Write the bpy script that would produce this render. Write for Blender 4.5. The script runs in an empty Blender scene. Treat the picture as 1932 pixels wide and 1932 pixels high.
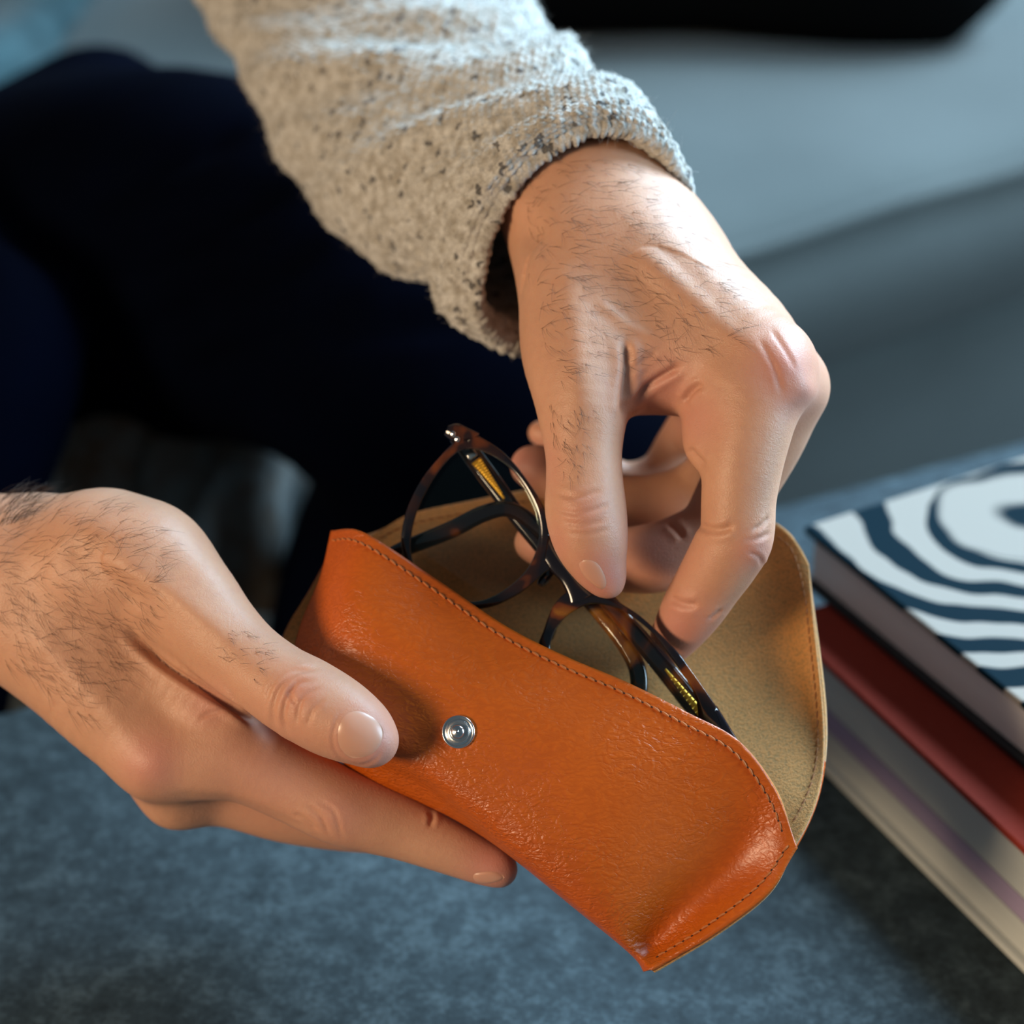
import bpy, bmesh, math, random
import numpy as np
from mathutils import Vector
from mathutils.bvhtree import BVHTree

# ------------------------------------------------------------------ camera, world, lights, exposure
SC = bpy.context.scene
COL = SC.collection
RES = 1932.0
TABLE_Z = 0.42                      # height of the table top above the floor
PITCH = math.radians(32.0)
CAM = np.array([0.0, 0.0, TABLE_Z + 0.50])
LENS = 80.0
FPX = RES * LENS / 36.0
RIGHT = np.array([1.0, 0.0, 0.0])
FWD = np.array([0.0, math.cos(PITCH), -math.sin(PITCH)])
UP = np.array([0.0, math.sin(PITCH), math.cos(PITCH)])
D0 = 0.640                          # distance of the hands from the lens

cam_d = bpy.data.cameras.new('camera')
cam_d.lens = LENS
cam_d.sensor_width = 36.0
cam_d.clip_start = 0.01
cam_d.dof.use_dof = True
cam_d.dof.focus_distance = 0.634
cam_d.dof.aperture_fstop = 6.3
cam = bpy.data.objects.new('camera', cam_d)
cam.location = CAM
cam.rotation_euler = (math.pi / 2 - PITCH, 0, 0)
COL.objects.link(cam)
SC.camera = cam

SC.view_settings.view_transform = 'Standard'
SC.view_settings.look = 'None'
SC.view_settings.gamma = 1.0
SC.view_settings.use_curve_mapping = False
SC.view_settings.exposure = 0.0

world = bpy.data.worlds.new('room_light')
SC.world = world
world.use_nodes = True
wb = world.node_tree.nodes['Background']
wb.inputs[0].default_value = (0.40, 0.56, 0.68, 1)
wb.inputs[1].default_value = 0.15


def area_light(name, loc, target, size, power, color, size_y=None):
    l = bpy.data.lights.new(name, 'AREA')
    l.energy = power
    l.color = color
    l.size = size
    if size_y:
        l.shape = 'RECTANGLE'
        l.size_y = size_y
    o = bpy.data.objects.new(name, l)
    o.location = loc
    d = Vector(target) - Vector(loc)
    o.rotation_euler = d.to_track_quat('-Z', 'Y').to_euler()
    COL.objects.link(o)
    return o


TGT = (0.0, 0.62, 0.5)
area_light('window_daylight', (1.45, 1.85, 1.95), TGT, 1.2, 195.0, (0.55, 0.79, 1.0), 1.5)
area_light('side_window_daylight', (2.30, 0.30, 1.25), TGT, 1.0, 70.0, (0.55, 0.79, 1.0), 1.2)
area_light('lamp_warm', (-1.20, -0.38, 1.04), TGT, 0.42, 23.0, (1.0, 0.74, 0.48))

rng = np.random.default_rng(7)
random.seed(7)


# ------------------------------------------------------------------ coordinates
def base(px, py):
    """tilt of the plane in which the case and the glasses are held (mm)"""
    return 20.0 - 0.028 * (px - 622.0) - 0.010 * (py - 1003.0)


def W(px, py, dd=0.0):
    """point seen in direction (px, py) at D0 + dd millimetres from the lens"""
    d = D0 + dd / 1000.0
    return CAM + FWD * d + RIGHT * ((px - RES / 2) / FPX * d) + UP * ((RES / 2 - py) / FPX * d)


def WB(px, py, off=0.0):
    return W(px, py, base(px, py) + off)


def Wm(px, py, m):
    return W(px, py, (m - D0) * 1000.0)


def ray_z(px, py, z):
    v = FWD + RIGHT * ((px - RES / 2) / FPX) + UP * ((RES / 2 - py) / FPX)
    t = (z - CAM[2]) / v[2]
    return CAM + v * t


def to_px(p):
    p = np.atleast_2d(p) - CAM
    d = p @ FWD
    return np.stack([RES / 2 + (p @ RIGHT) / d * FPX, RES / 2 - (p @ UP) / d * FPX, d], 1)


def catmull(pts, n, closed=False):
    """n samples of a centripetal-ish Catmull-Rom curve through pts (array m x k)"""
    P = np.asarray(pts, float)
    m = len(P)
    if closed:
        seg = m
        t = np.linspace(0, seg, n, endpoint=False)
    else:
        seg = m - 1
        t = np.linspace(0, seg, n)
    i = np.minimum(t.astype(int), seg - 1)
    f = (t - i)[:, None]
    if closed:
        p0, p1, p2, p3 = P[(i - 1) % m], P[i % m], P[(i + 1) % m], P[(i + 2) % m]
    else:
        ext = np.vstack([2 * P[0] - P[1], P, 2 * P[-1] - P[-2]])
        p0, p1, p2, p3 = ext[i], ext[i + 1], ext[i + 2], ext[i + 3]
    return 0.5 * (2 * p1 + (p2 - p0) * f + (2 * p0 - 5 * p1 + 4 * p2 - p3) * f ** 2 + (3 * p1 - p0 - 3 * p2 + p3) * f ** 3)


def resample(P, n, closed=False):
    """points evenly spaced along the polyline P"""
    P = np.asarray(P, float)
    if closed:
        P = np.vstack([P, P[:1]])
    s = np.r_[0, np.cumsum(np.linalg.norm(np.diff(P, axis=0), axis=1))]
    t = np.linspace(0, s[-1], n, endpoint=not closed)
    return np.stack([np.interp(t, s, P[:, k]) for k in range(P.shape[1])], 1)


# ------------------------------------------------------------------ object helpers
def link_mesh(name, me, m=None, parent=None, smooth=True):
    if smooth:
        me.polygons.foreach_set('use_smooth', np.ones(len(me.polygons), bool))
    if m is not None:
        me.materials.append(m)
    o = bpy.data.objects.new(name, me)
    COL.objects.link(o)
    if parent is not None:
        o.parent = parent
        o.matrix_parent_inverse = parent.matrix_world.inverted()
    return o


def mesh_from(name, verts, faces, m=None, parent=None, smooth=True):
    me = bpy.data.meshes.new(name)
    me.from_pydata([tuple(v) for v in verts], [], [tuple(int(i) for i in f) for f in faces])
    me.update()
    return link_mesh(name, me, m, parent, smooth)


def quads_mesh(name, V, Q):
    """fast mesh from arrays"""
    me = bpy.data.meshes.new(name)
    V = np.asarray(V, np.float32)
    Q = np.asarray(Q, np.int32)
    me.vertices.add(len(V))
    me.vertices.foreach_set('co', V.ravel())
    k = Q.shape[1]
    me.loops.add(Q.size)
    me.loops.foreach_set('vertex_index', Q.ravel())
    me.polygons.add(len(Q))
    me.polygons.foreach_set('loop_start', np.arange(0, Q.size, k, dtype=np.int32))
    me.update(calc_edges=True)
    me.validate()
    return me


def thing(name, loc, label, cat, group=None):
    o = bpy.data.objects.new(name, None)
    o.location = loc
    o.empty_display_size = 0.05
    COL.objects.link(o)
    o['label'] = label
    o['category'] = cat
    if group:
        o['group'] = group
    bpy.context.view_layer.update()
    return o


def grid_faces(nu, nv, close_u=False, close_v=False, off=0):
    i = np.arange(nu if close_u else nu - 1)
    j = np.arange(nv if close_v else nv - 1)
    I, J = np.meshgrid(i, j, indexing='ij')
    a = I * nv + J
    b = ((I + 1) % nu) * nv + J
    c = ((I + 1) % nu) * nv + (J + 1) % nv
    d = I * nv + (J + 1) % nv
    return np.stack([a, b, c, d], -1).reshape(-1, 4) + off


def grid_normals(G, close_u=False):
    if close_u:
        du = np.roll(G, -1, 0) - np.roll(G, 1, 0)
    else:
        du = np.gradient(G, axis=0)
    dv = np.gradient(G, axis=1)
    n = np.cross(du, dv)
    return n / np.maximum(np.linalg.norm(n, axis=2, keepdims=True), 1e-12)


def solid_grid(name, A, B, m=None, parent=None):
    """closed slab between two grids of the same size"""
    nu, nv = A.shape[:2]
    V = np.vstack([A.reshape(-1, 3), B.reshape(-1, 3)])
    n = nu * nv
    f1 = grid_faces(nu, nv)
    f2 = grid_faces(nu, nv, off=n)[:, ::-1]
    idx = np.arange(n).reshape(nu, nv)
    loop = np.r_[idx[:, 0], idx[-1, 1:], idx[-2::-1, -1], idx[0, -2:0:-1]]
    nx = np.roll(loop, -1)
    fs = np.stack([nx, loop, loop + n, nx + n], 1)
    me = quads_mesh(name, V, np.vstack([f1, f2, fs]))
    return link_mesh(name, me, m, parent)


def tube_verts(P, r, ns=8, flat=None, up=None, caps=True):
    """tube round polyline P (m x 3); r scalar or array, or (ra, rb) arrays with an up direction"""
    P = np.asarray(P, float)
    m = len(P)
    T = np.gradient(P, axis=0)
    T /= np.linalg.norm(T, axis=1, keepdims=True) + 1e-12
    if up is None:
        up = np.array([0.3, 0.2, 0.93])
    U = np.broadcast_to(np.asarray(up, float), P.shape)
    A = np.cross(T, U)
    A /= np.linalg.norm(A, axis=1, keepdims=True) + 1e-12
    B = np.cross(A, T)
    ra = np.broadcast_to(np.asarray(r if flat is None else r, float), (m,))
    rb = ra if flat is None else np.broadcast_to(np.asarray(flat, float), (m,))
    th = np.linspace(0, 2 * math.pi, ns, endpoint=False)
    V = (P[:, None] + A[:, None] * (np.cos(th)[None, :, None] * ra[:, None, None])
         + B[:, None] * (np.sin(th)[None, :, None] * rb[:, None, None])).reshape(-1, 3)
    F = [tuple(f) for f in grid_faces(m, ns, close_v=True)]
    if caps:
        F.append(tuple(range(ns))[::-1])
        F.append(tuple(range((m - 1) * ns, m * ns)))
    return V, F


class MB:
    """collects shapes into one mesh"""
    def __init__(s):
        s.V, s.F, s.n = [], [], 0

    def add(s, V, F):
        V = np.asarray(V, float)
        s.V.append(V)
        s.F += [tuple(int(i) + s.n for i in f) for f in F]
        s.n += len(V)
        return s

    def tube(s, *a, **k):
        return s.add(*tube_verts(*a, **k))

    def build(s, name, m=None, parent=None, smooth=True):
        return mesh_from(name, np.vstack(s.V), s.F, m, parent, smooth)


def bevel_box(size, r, seg=3):
    """box centred on the origin with rounded edges -> verts, faces"""
    bm = bmesh.new()
    bmesh.ops.create_cube(bm, size=1.0)
    bmesh.ops.scale(bm, vec=size, verts=bm.verts)
    if r > 0:
        bmesh.ops.bevel(bm, geom=bm.edges[:], offset=r, segments=seg, profile=0.5, affect='EDGES')
    bm.verts.index_update()
    V = [tuple(v.co) for v in bm.verts]
    F = [tuple(v.index for v in f.verts) for f in bm.faces]
    bm.free()
    return np.array(V), F


# ------------------------------------------------------------------ materials
class NT:
    def __init__(s, name):
        s.m = bpy.data.materials.new(name)
        s.m.use_nodes = True
        s.t = s.m.node_tree
        s.t.nodes.clear()
        s.out = s.t.nodes.new('ShaderNodeOutputMaterial')

    def n(s, kind, props=None, **inp):
        nd = s.t.nodes.new('ShaderNode' + kind)
        for k, v in (props or {}).items():
            setattr(nd, k, v)
        for k, v in inp.items():
            s.set(nd, k.replace('_', ' '), v)
        return nd

    def set(s, nd, key, v):
        i = nd.inputs[int(key)] if key.isdigit() else nd.inputs[key]
        if isinstance(v, bpy.types.NodeSocket):
            s.t.links.new(v, i)
        elif isinstance(v, tuple) and len(v) == 3 and i.type == 'RGBA':
            i.default_value = (*v, 1)
        else:
            i.default_value = v

    def ramp(s, fac, stops, interp='LINEAR'):
        nd = s.t.nodes.new('ShaderNodeValToRGB')
        cr = nd.color_ramp
        cr.interpolation = interp
        while len(cr.elements) < len(stops):
            cr.elements.new(0.5)
        for e, (p, c) in zip(cr.elements, stops):
            e.position = p
            e.color = (*c, 1) if len(c) == 3 else c
        s.t.links.new(fac, nd.inputs[0])
        return nd.outputs[0]

    def mix(s, fac, a, b, blend='MIX'):
        nd = s.t.nodes.new('ShaderNodeMix')
        nd.data_type = 'RGBA'
        nd.blend_type = blend
        for i, v in ((0, fac), (6, a), (7, b)):
            if isinstance(v, bpy.types.NodeSocket):
                s.t.links.new(v, nd.inputs[i])
            elif isinstance(v, tuple):
                nd.inputs[i].default_value = (*v, 1) if len(v) == 3 else v
            else:
                nd.inputs[i].default_value = v
        return nd.outputs[2]

    def math(s, op, a, b=0.0, c=0.0, clamp=False):
        nd = s.t.nodes.new('ShaderNodeMath')
        nd.operation = op
        nd.use_clamp = clamp
        for i, v in enumerate((a, b, c)):
            if isinstance(v, bpy.types.NodeSocket):
                s.t.links.new(v, nd.inputs[i])
            else:
                nd.inputs[i].default_value = v
        return nd.outputs[0]

    def bump(s, h, dist, strength=1.0, normal=None):
        nd = s.n('Bump', Height=h, Distance=dist, Strength=strength)
        if normal is not None:
            s.t.links.new(normal, nd.inputs['Normal'])
        return nd.outputs[0]

    def coords(s, kind='Object'):
        return s.t.nodes.new('ShaderNodeTexCoord').outputs[kind]

    def done(s, shader):
        s.t.links.new(shader, s.out.inputs[0])
        return s.m


def simple(name, col, rough=0.5, metal=0.0, **k):
    t = NT(name)
    b = t.n('BsdfPrincipled', Base_Color=col, Roughness=rough, Metallic=metal)
    for kk, v in k.items():
        t.set(b, kk.replace('_', ' '), v)
    return t.done(b.outputs[0])


def mat_leather():
    t = NT('tan_leather')
    co = t.coords()
    warp = t.n('TexNoise', Vector=co, Scale=160.0, Detail=2.0)
    mp = t.n('Mapping', Vector=co)
    mp.inputs['Scale'].default_value = (0.50, 1.0, 1.2)
    vec = t.mix(0.004, mp.outputs[0], warp.outputs['Color'], 'LINEAR_LIGHT')
    v = t.n('TexVoronoi', props={'feature': 'SMOOTH_F1'}, Vector=vec, Scale=720.0, Smoothness=0.35)
    pores = t.ramp(v.outputs['Distance'], [(0.10, (1, 1, 1)), (0.75, (0, 0, 0))])
    cre = t.n('TexNoise', Vector=mp.outputs[0], Scale=430.0, Detail=3.0, Distortion=0.4)
    crease = t.ramp(cre.outputs[0], [(0.44, (1, 1, 1)), (0.50, (0, 0, 0)), (0.56, (1, 1, 1))])
    n2 = t.n('TexNoise', Vector=co, Scale=1500.0, Detail=3.0)
    n3 = t.n('TexNoise', Vector=co, Scale=45.0, Detail=3.0)
    n4 = t.n('TexNoise', Vector=co, Scale=30.0, Detail=2.0)
    amp = t.ramp(n4.outputs[0], [(0.38, (0.25, 0.25, 0.25)), (0.62, (1, 1, 1))])
    c = t.mix(n3.outputs[0], (0.46, 0.082, 0.003), (0.56, 0.110, 0.005))
    c = t.mix(t.math('MULTIPLY', t.math('SUBTRACT', 1.0, pores), 0.3), c, (0.28, 0.045, 0.004))
    h = t.math('ADD', t.math('MULTIPLY', t.math('ADD', pores, t.math('MULTIPLY', crease, 0.5)), amp), t.math('MULTIPLY', n2.outputs[0], 0.25))
    b = t.n('BsdfPrincipled', Base_Color=c, Roughness=0.37, Normal=t.bump(h, 0.00030, 0.65))
    t.set(b, 'Specular IOR Level', 0.45)
    t.set(b, 'Coat Weight', 0.12)
    t.set(b, 'Coat Roughness', 0.27)
    return t.done(b.outputs[0])


def mat_suede():
    t = NT('tan_suede')
    co = t.coords()
    n1 = t.n('TexNoise', Vector=co, Scale=1300.0, Detail=4.0, Roughness=0.7)
    n2 = t.n('TexNoise', Vector=co, Scale=60.0, Detail=4.0)
    c = t.mix(n2.outputs[0], (0.42, 0.175, 0.046), (0.54, 0.262, 0.083))
    c = t.mix(t.ramp(n1.outputs[0], [(0.35, (1, 1, 1)), (0.55, (0, 0, 0))]), c, (0.25, 0.15, 0.055))
    b = t.n('BsdfPrincipled', Base_Color=c, Roughness=0.95, Normal=t.bump(n1.outputs[0], 0.0006, 0.7))
    t.set(b, 'Specular IOR Level', 0.1)
    t.set(b, 'Sheen Weight', 0.25)
    return t.done(b.outputs[0])


def mat_tortoise():
    t = NT('tortoiseshell_acetate')
    co = t.coords()
    n1 = t.n('TexNoise', Vector=co, Scale=52.0, Detail=2.0, Distortion=1.0)
    c = t.ramp(n1.outputs[0], [(0.48, (0.008, 0.006, 0.009)), (0.58, (0.030, 0.011, 0.007)), (0.65, (0.26, 0.065, 0.010)), (0.74, (0.72, 0.30, 0.03))])
    tr = t.ramp(n1.outputs[0], [(0.5, (0.0, 0.0, 0.0)), (0.66, (0.55, 0.55, 0.55))])
    b = t.n('BsdfPrincipled', Base_Color=c, Roughness=0.10, IOR=1.5)
    t.set(b, 'Transmission Weight', tr)
    t.set(b, 'Coat Weight', 0.6)
    t.set(b, 'Coat Roughness', 0.05)
    return t.done(b.outputs[0])


def mat_lens():
    t = NT('spectacle_lens')
    fr = t.n('Fresnel', IOR=1.28)
    g = t.n('BsdfGlossy', Color=(0.78, 1.0, 0.85), Roughness=0.01)
    tr = t.n('BsdfTransparent', Color=(0.965, 0.975, 0.965))
    mx = t.n('MixShader')
    t.t.links.new(fr.outputs[0], mx.inputs[0])
    t.t.links.new(tr.outputs[0], mx.inputs[1])
    t.t.links.new(g.outputs[0], mx.inputs[2])
    return t.done(mx.outputs[0])


def mat_skin():
    t = NT('skin')
    co = t.coords()
    at = t.n('Attribute', props={'attribute_name': 'flush'})
    n1 = t.n('TexNoise', Vector=co, Scale=55.0, Detail=4.0)
    n2 = t.n('TexNoise', Vector=co, Scale=420.0, Detail=3.0)
    c = t.mix(n1.outputs[0], (0.51, 0.258, 0.152), (0.61, 0.328, 0.208))
    c = t.mix(t.math('MULTIPLY', t.ramp(n2.outputs[0], [(0.45, (0, 0, 0)), (0.75, (1, 1, 1))]), 0.25), c, (0.46, 0.215, 0.145))
    c = t.mix(at.outputs['Fac'], c, (0.56, 0.225, 0.18))
    v = t.n('TexVoronoi', props={'feature': 'DISTANCE_TO_EDGE'}, Vector=t.mix(0.002, co, n2.outputs['Color'], 'LINEAR_LIGHT'), Scale=900.0)
    h = t.math('ADD', t.math('MULTIPLY', t.ramp(v.outputs['Distance'], [(0, (0, 0, 0)), (0.25, (1, 1, 1))]), 0.6), n2.outputs[0])
    b = t.n('BsdfPrincipled', Base_Color=c, Roughness=0.47, Normal=t.bump(h, 0.00010, 0.5))
    t.set(b, 'Subsurface Weight', 0.22)
    t.set(b, 'Subsurface Radius', (1.0, 0.35, 0.18))
    t.set(b, 'Subsurface Scale', 0.004)
    t.set(b, 'Specular IOR Level', 0.4)
    return t.done(b.outputs[0])


def mat_nail():
    t = NT('fingernail')
    b = t.n('BsdfPrincipled', Base_Color=(0.60, 0.31, 0.215), Roughness=0.33)
    t.set(b, 'Subsurface Weight', 0.2)
    t.set(b, 'Subsurface Scale', 0.003)
    t.set(b, 'Coat Weight', 0.1)
    return t.done(b.outputs[0])


def mat_wool():
    t = NT('oatmeal_wool')
    co = t.coords()
    uv = t.coords('UV')
    n1 = t.n('TexNoise', Vector=co, Scale=260.0, Detail=3.0)
    n2 = t.n('TexNoise', Vector=co, Scale=1800.0, Detail=3.0)
    n3 = t.n('TexNoise', Vector=co, Scale=150.0, Detail=2.0)
    c = t.mix(t.ramp(n1.outputs[0], [(0.35, (0, 0, 0)), (0.65, (1, 1, 1))]), (0.38, 0.345, 0.29), (0.64, 0.62, 0.575))
    v = t.n('TexVoronoi', Vector=t.mix(0.004, co, n1.outputs['Color'], 'LINEAR_LIGHT'), Scale=240.0)
    rnd = t.ramp(v.outputs['Color'], [(0.0, (0, 0, 0)), (1.0, (1, 1, 1))])
    dot = t.math('LESS_THAN', v.outputs['Distance'], t.math('MULTIPLY', t.math('GREATER_THAN', rnd, 0.66), 0.36))
    c = t.mix(t.math('MULTIPLY', dot, 0.85), c, (0.075, 0.07, 0.07))
    fl = t.ramp(n2.outputs[0], [(0.3, (0.72, 0.72, 0.72)), (0.7, (1.12, 1.12, 1.12))])
    c = t.mix(1.0, c, fl, 'MULTIPLY')
    b = t.n('BsdfPrincipled', Base_Color=c, Roughness=0.95, Normal=t.bump(t.math('ADD', n2.outputs[0], n1.outputs[0]), 0.0010, 0.6))
    t.set(b, 'Specular IOR Level', 0.1)
    t.set(b, 'Sheen Weight', 0.35)
    return t.done(b.outputs[0])


def mat_cloth(name, c0, c1, scale=900.0, bumpd=0.0006, sheen=0.1, big=9.0, spec=0.15):
    t = NT(name)
    co = t.coords()
    n1 = t.n('TexNoise', Vector=co, Scale=scale, Detail=3.0)
    n2 = t.n('TexNoise', Vector=co, Scale=big, Detail=4.0)
    f = t.math('MULTIPLY_ADD', n1.outputs[0], 0.5, t.math('MULTIPLY', n2.outputs[0], 0.5))
    c = t.mix(t.ramp(f, [(0.35, (0, 0, 0)), (0.65, (1, 1, 1))]), c0, c1)
    b = t.n('BsdfPrincipled', Base_Color=c, Roughness=0.9, Normal=t.bump(n1.outputs[0], bumpd, 0.6))
    t.set(b, 'Specular IOR Level', spec)
    t.set(b, 'Sheen Weight', sheen)
    return t.done(b.outputs[0])


def mat_table():
    t = NT('slate_table_top')
    co = t.coords()
    n1 = t.n('TexNoise', Vector=co, Scale=90.0, Detail=8.0, Roughness=0.72)
    n2 = t.n('TexNoise', Vector=co, Scale=420.0, Detail=3.0)
    n3 = t.n('TexNoise', Vector=co, Scale=12.0, Detail=3.0)
    f = t.math('ADD', t.math('MULTIPLY', n1.outputs[0], 0.6), t.math('ADD', t.math('MULTIPLY', n2.outputs[0], 0.25), t.math('MULTIPLY', n3.outputs[0], 0.15)))
    c = t.ramp(f, [(0.36, (0.012, 0.021, 0.026)), (0.50, (0.028, 0.046, 0.056)), (0.64, (0.070, 0.105, 0.122))])
    b = t.n('BsdfPrincipled', Base_Color=c, Roughness=0.75, Normal=t.bump(f, 0.0008, 0.5))
    t.set(b, 'Specular IOR Level', 0.25)
    return t.done(b.outputs[0])


def mat_zebra():
    """printed cover: white ground with broad black wave bands that ring a pale oval (x, y of the cover in metres)"""
    t = NT('banded_cover_print')
    uv = t.coords('UV')
    n = t.n('TexNoise', Vector=uv, Scale=22.0, Detail=2.0)
    sep = t.n('SeparateXYZ', Vector=t.mix(0.012, uv, n.outputs['Color'], 'LINEAR_LIGHT'))
    dx = t.math('SUBTRACT', sep.outputs[0], 0.072)
    dy = t.math('SUBTRACT', sep.outputs[1], 0.031)
    ang = t.math('ARCTAN2', dy, dx)
    r = t.math('SQRT', t.math('ADD', t.math('MULTIPLY', dx, dx), t.math('MULTIPLY', dy, dy)))
    # bands crowd together towards the near side of the cover
    per = t.math('MULTIPLY_ADD', t.math('SINE', ang), 140.0, 290.0)
    w = t.math('COSINE', t.math('ADD', t.math('MULTIPLY', t.math('SUBTRACT', r, 0.0430), per), t.math('MULTIPLY', t.math('SINE', t.math('MULTIPLY', ang, 2.0)), 0.5)))
    band = t.ramp(t.math('MULTIPLY_ADD', w, 0.5, 0.5), [(0.44, (0, 0, 0)), (0.54, (1, 1, 1))])
    inner = t.ramp(r, [(0.0, (0, 0, 0)), (0.0095, (0, 0, 0)), (0.011, (1, 1, 1)), (0.029, (1, 1, 1)), (0.0305, (0, 0, 0))])
    band = t.mix(t.math('LESS_THAN', r, 0.030), band, inner)
    inner = t.math('MULTIPLY', inner, t.math('LESS_THAN', r, 0.030))
    c = t.mix(t.math('MAXIMUM', band, inner), (0.006, 0.018, 0.026), (0.36, 0.315, 0.27))
    b = t.n('BsdfPrincipled', Base_Color=c, Roughness=0.6)
    t.set(b, 'Specular IOR Level', 0.02)
    return t.done(b.outputs[0])


def mat_red():
    t = NT('red_cover_cloth')
    co = t.coords()
    n1 = t.n('TexNoise', Vector=co, Scale=26.0, Detail=3.0)
    n2 = t.n('TexNoise', Vector=co, Scale=500.0, Detail=2.0)
    c = t.mix(n2.outputs[0], (0.28, 0.032, 0.018), (0.34, 0.045, 0.026))
    c = t.mix(t.ramp(n1.outputs[0], [(0.66, (0, 0, 0)), (0.72, (0.6, 0.6, 0.6))]), c, (0.16, 0.09, 0.11))
    b = t.n('BsdfPrincipled', Base_Color=c, Roughness=0.7)
    t.set(b, 'Specular IOR Level', 0.15)
    return t.done(b.outputs[0])


def mat_pages(name, c0, c1):
    t = NT(name)
    co = t.coords()
    mp = t.n('Mapping', Vector=co)
    mp.inputs['Scale'].default_value = (6, 6, 2500)
    n1 = t.n('TexNoise', Vector=mp.outputs[0], Scale=1.0, Detail=2.0)
    c = t.mix(n1.outputs[0], c0, c1)
    b = t.n('BsdfPrincipled', Base_Color=c, Roughness=0.8, Normal=t.bump(n1.outputs[0], 0.0004, 0.5))
    return t.done(b.outputs[0])


M = dict(
    leather=mat_leather(), suede=mat_suede(), tort=mat_tortoise(), lens=mat_lens(), skin=mat_skin(), nail=mat_nail(),
    wool=mat_wool(), table=mat_table(), zebra=mat_zebra(), red=mat_red(),
    trousers=mat_cloth('navy_trouser_cloth', (0.00015, 0.0004, 0.0018), (0.0003, 0.0013, 0.0062), 1200.0, 0.0004, 0.0, 9.0, 0.02),
    sofa=mat_cloth('grey_sofa_cloth', (0.076, 0.086, 0.083), (0.098, 0.110, 0.106), 700.0, 0.0008, 0.1),
    black=mat_cloth('black_cushion_cloth', (0.0012, 0.0012, 0.0012), (0.002, 0.002, 0.002), 700.0, 0.0006, 0.0, 9.0, 0.02),
    teal=mat_cloth('teal_throw_cloth', (0.012, 0.032, 0.038), (0.045, 0.088, 0.098), 60.0, 0.002, 0.1, 25.0),
    drape=mat_cloth('brown_drape_cloth', (0.12, 0.09, 0.065), (0.17, 0.22, 0.235), 90.0, 0.002, 0.0, 22.0),
    rug=mat_cloth('brown_floor_cloth', (0.04, 0.035, 0.03), (0.09, 0.08, 0.07), 200.0, 0.002, 0.0, 12.0),
    thread=simple('orange_thread', (0.44, 0.125, 0.025), 0.7),
    thread_dark=simple('brown_thread', (0.24, 0.085, 0.02), 0.8),
    hole=simple('dark_stitch_hole', (0.05, 0.012, 0.003), 0.9),
    steel=simple('polished_steel', (0.80, 0.79, 0.78), 0.2, 1.0),
    gold=simple('gold_wire', (0.90, 0.52, 0.05), 0.38, 0.55),
    hair=simple('brown_hair', (0.045, 0.022, 0.012), 0.5),
    white_pages=mat_pages('pale_page_edges', (0.70, 0.66, 0.67), (0.84, 0.80, 0.78)),
    grey_pages=mat_pages('grey_page_edges', (0.46, 0.49, 0.48), (0.60, 0.63, 0.60)),
    violet_pages=mat_pages('violet_page_edges', (0.33, 0.26, 0.40), (0.43, 0.35, 0.50)),
    board=simple('black_cover_board', (0.006, 0.007, 0.009), 0.5),
    wood=simple('dark_table_leg_wood', (0.05, 0.04, 0.035), 0.5),
)

# ------------------------------------------------------------------ floor and furniture
def frame_axes(p_from, p_to):
    a = np.array(p_to) - np.array(p_from)
    a[2] = 0
    a /= np.linalg.norm(a)
    b = np.array([-a[1], a[0], 0.0])          # away from the camera
    return a, b


def oriented(V, origin, ax, ay):
    V = np.asarray(V, float)
    return np.asarray(origin) + V[:, :1] * ax + V[:, 1:2] * ay + V[:, 2:3] * np.array([0, 0, 1.0])


mb = MB()
nx = 2
Vf, Ff = bevel_box((6.0, 6.0, 0.04), 0.0)
Vf = Vf + np.array([0, 1.6, -0.02])
floor = mesh_from('floor', Vf, Ff, M['rug'], None, False)
floor['kind'] = 'structure'

# coffee table: its far edge runs from (0,1342) to (1932,830) in the photograph
ta = ray_z(0, 1342, TABLE_Z)
tb = ray_z(1932, 830, TABLE_Z)
tx, ty = frame_axes(ta, tb)
torg = (ta + tb) / 2
table = thing('coffee_table', (torg[0] - ty[0] * 0.4, torg[1] - ty[1] * 0.4, 0.0),
              'dark slate grey coffee table that the stacked books lie on', 'table')
Vt, Ft = bevel_box((1.5, 0.86, 0.035), 0.003, 2)
Vt = oriented(Vt + np.array([0.1, -0.43, -0.0175]), torg, tx, ty)
mesh_from('tabletop', Vt, Ft, M['table'], table, False)
for sx in (-0.55, 0.75):
    for sy in (-0.80, -0.07):
        Vl, Fl = bevel_box((0.05, 0.05, TABLE_Z - 0.036), 0.004, 2)
        mesh_from('leg', oriented(Vl + np.array([sx, sy, -0.0355 - (TABLE_Z - 0.036) / 2]), torg, tx, ty), Fl, M['wood'], table, False)

# sofa: front seam of the seat cushion runs (1400,490)-(1932,330)
SEAT_Z = TABLE_Z - 0.01
sa = ray_z(1400, 440, SEAT_Z)
sb = ray_z(1932, 282, SEAT_Z)
sx_, sy_ = frame_axes(sa, sb)
sorg = (sa + sb) / 2
sofa = thing('sofa', (sorg[0] + sy_[0] * 0.3, sorg[1] + sy_[1] * 0.3, 0.0),
             'grey blue upholstered sofa with a seamed seat cushion behind the coffee table', 'sofa')


def sofa_box(name, size, r, at, seg=5, m=None):
    V, F = bevel_box(size, r, seg)
    return mesh_from(name, oriented(V + np.array(at), sorg, sx_, sy_), F, m or M['sofa'], sofa)


# cushion with a slightly domed top, pieces at sofa-local x, y, z
CT = 0.105


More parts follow.
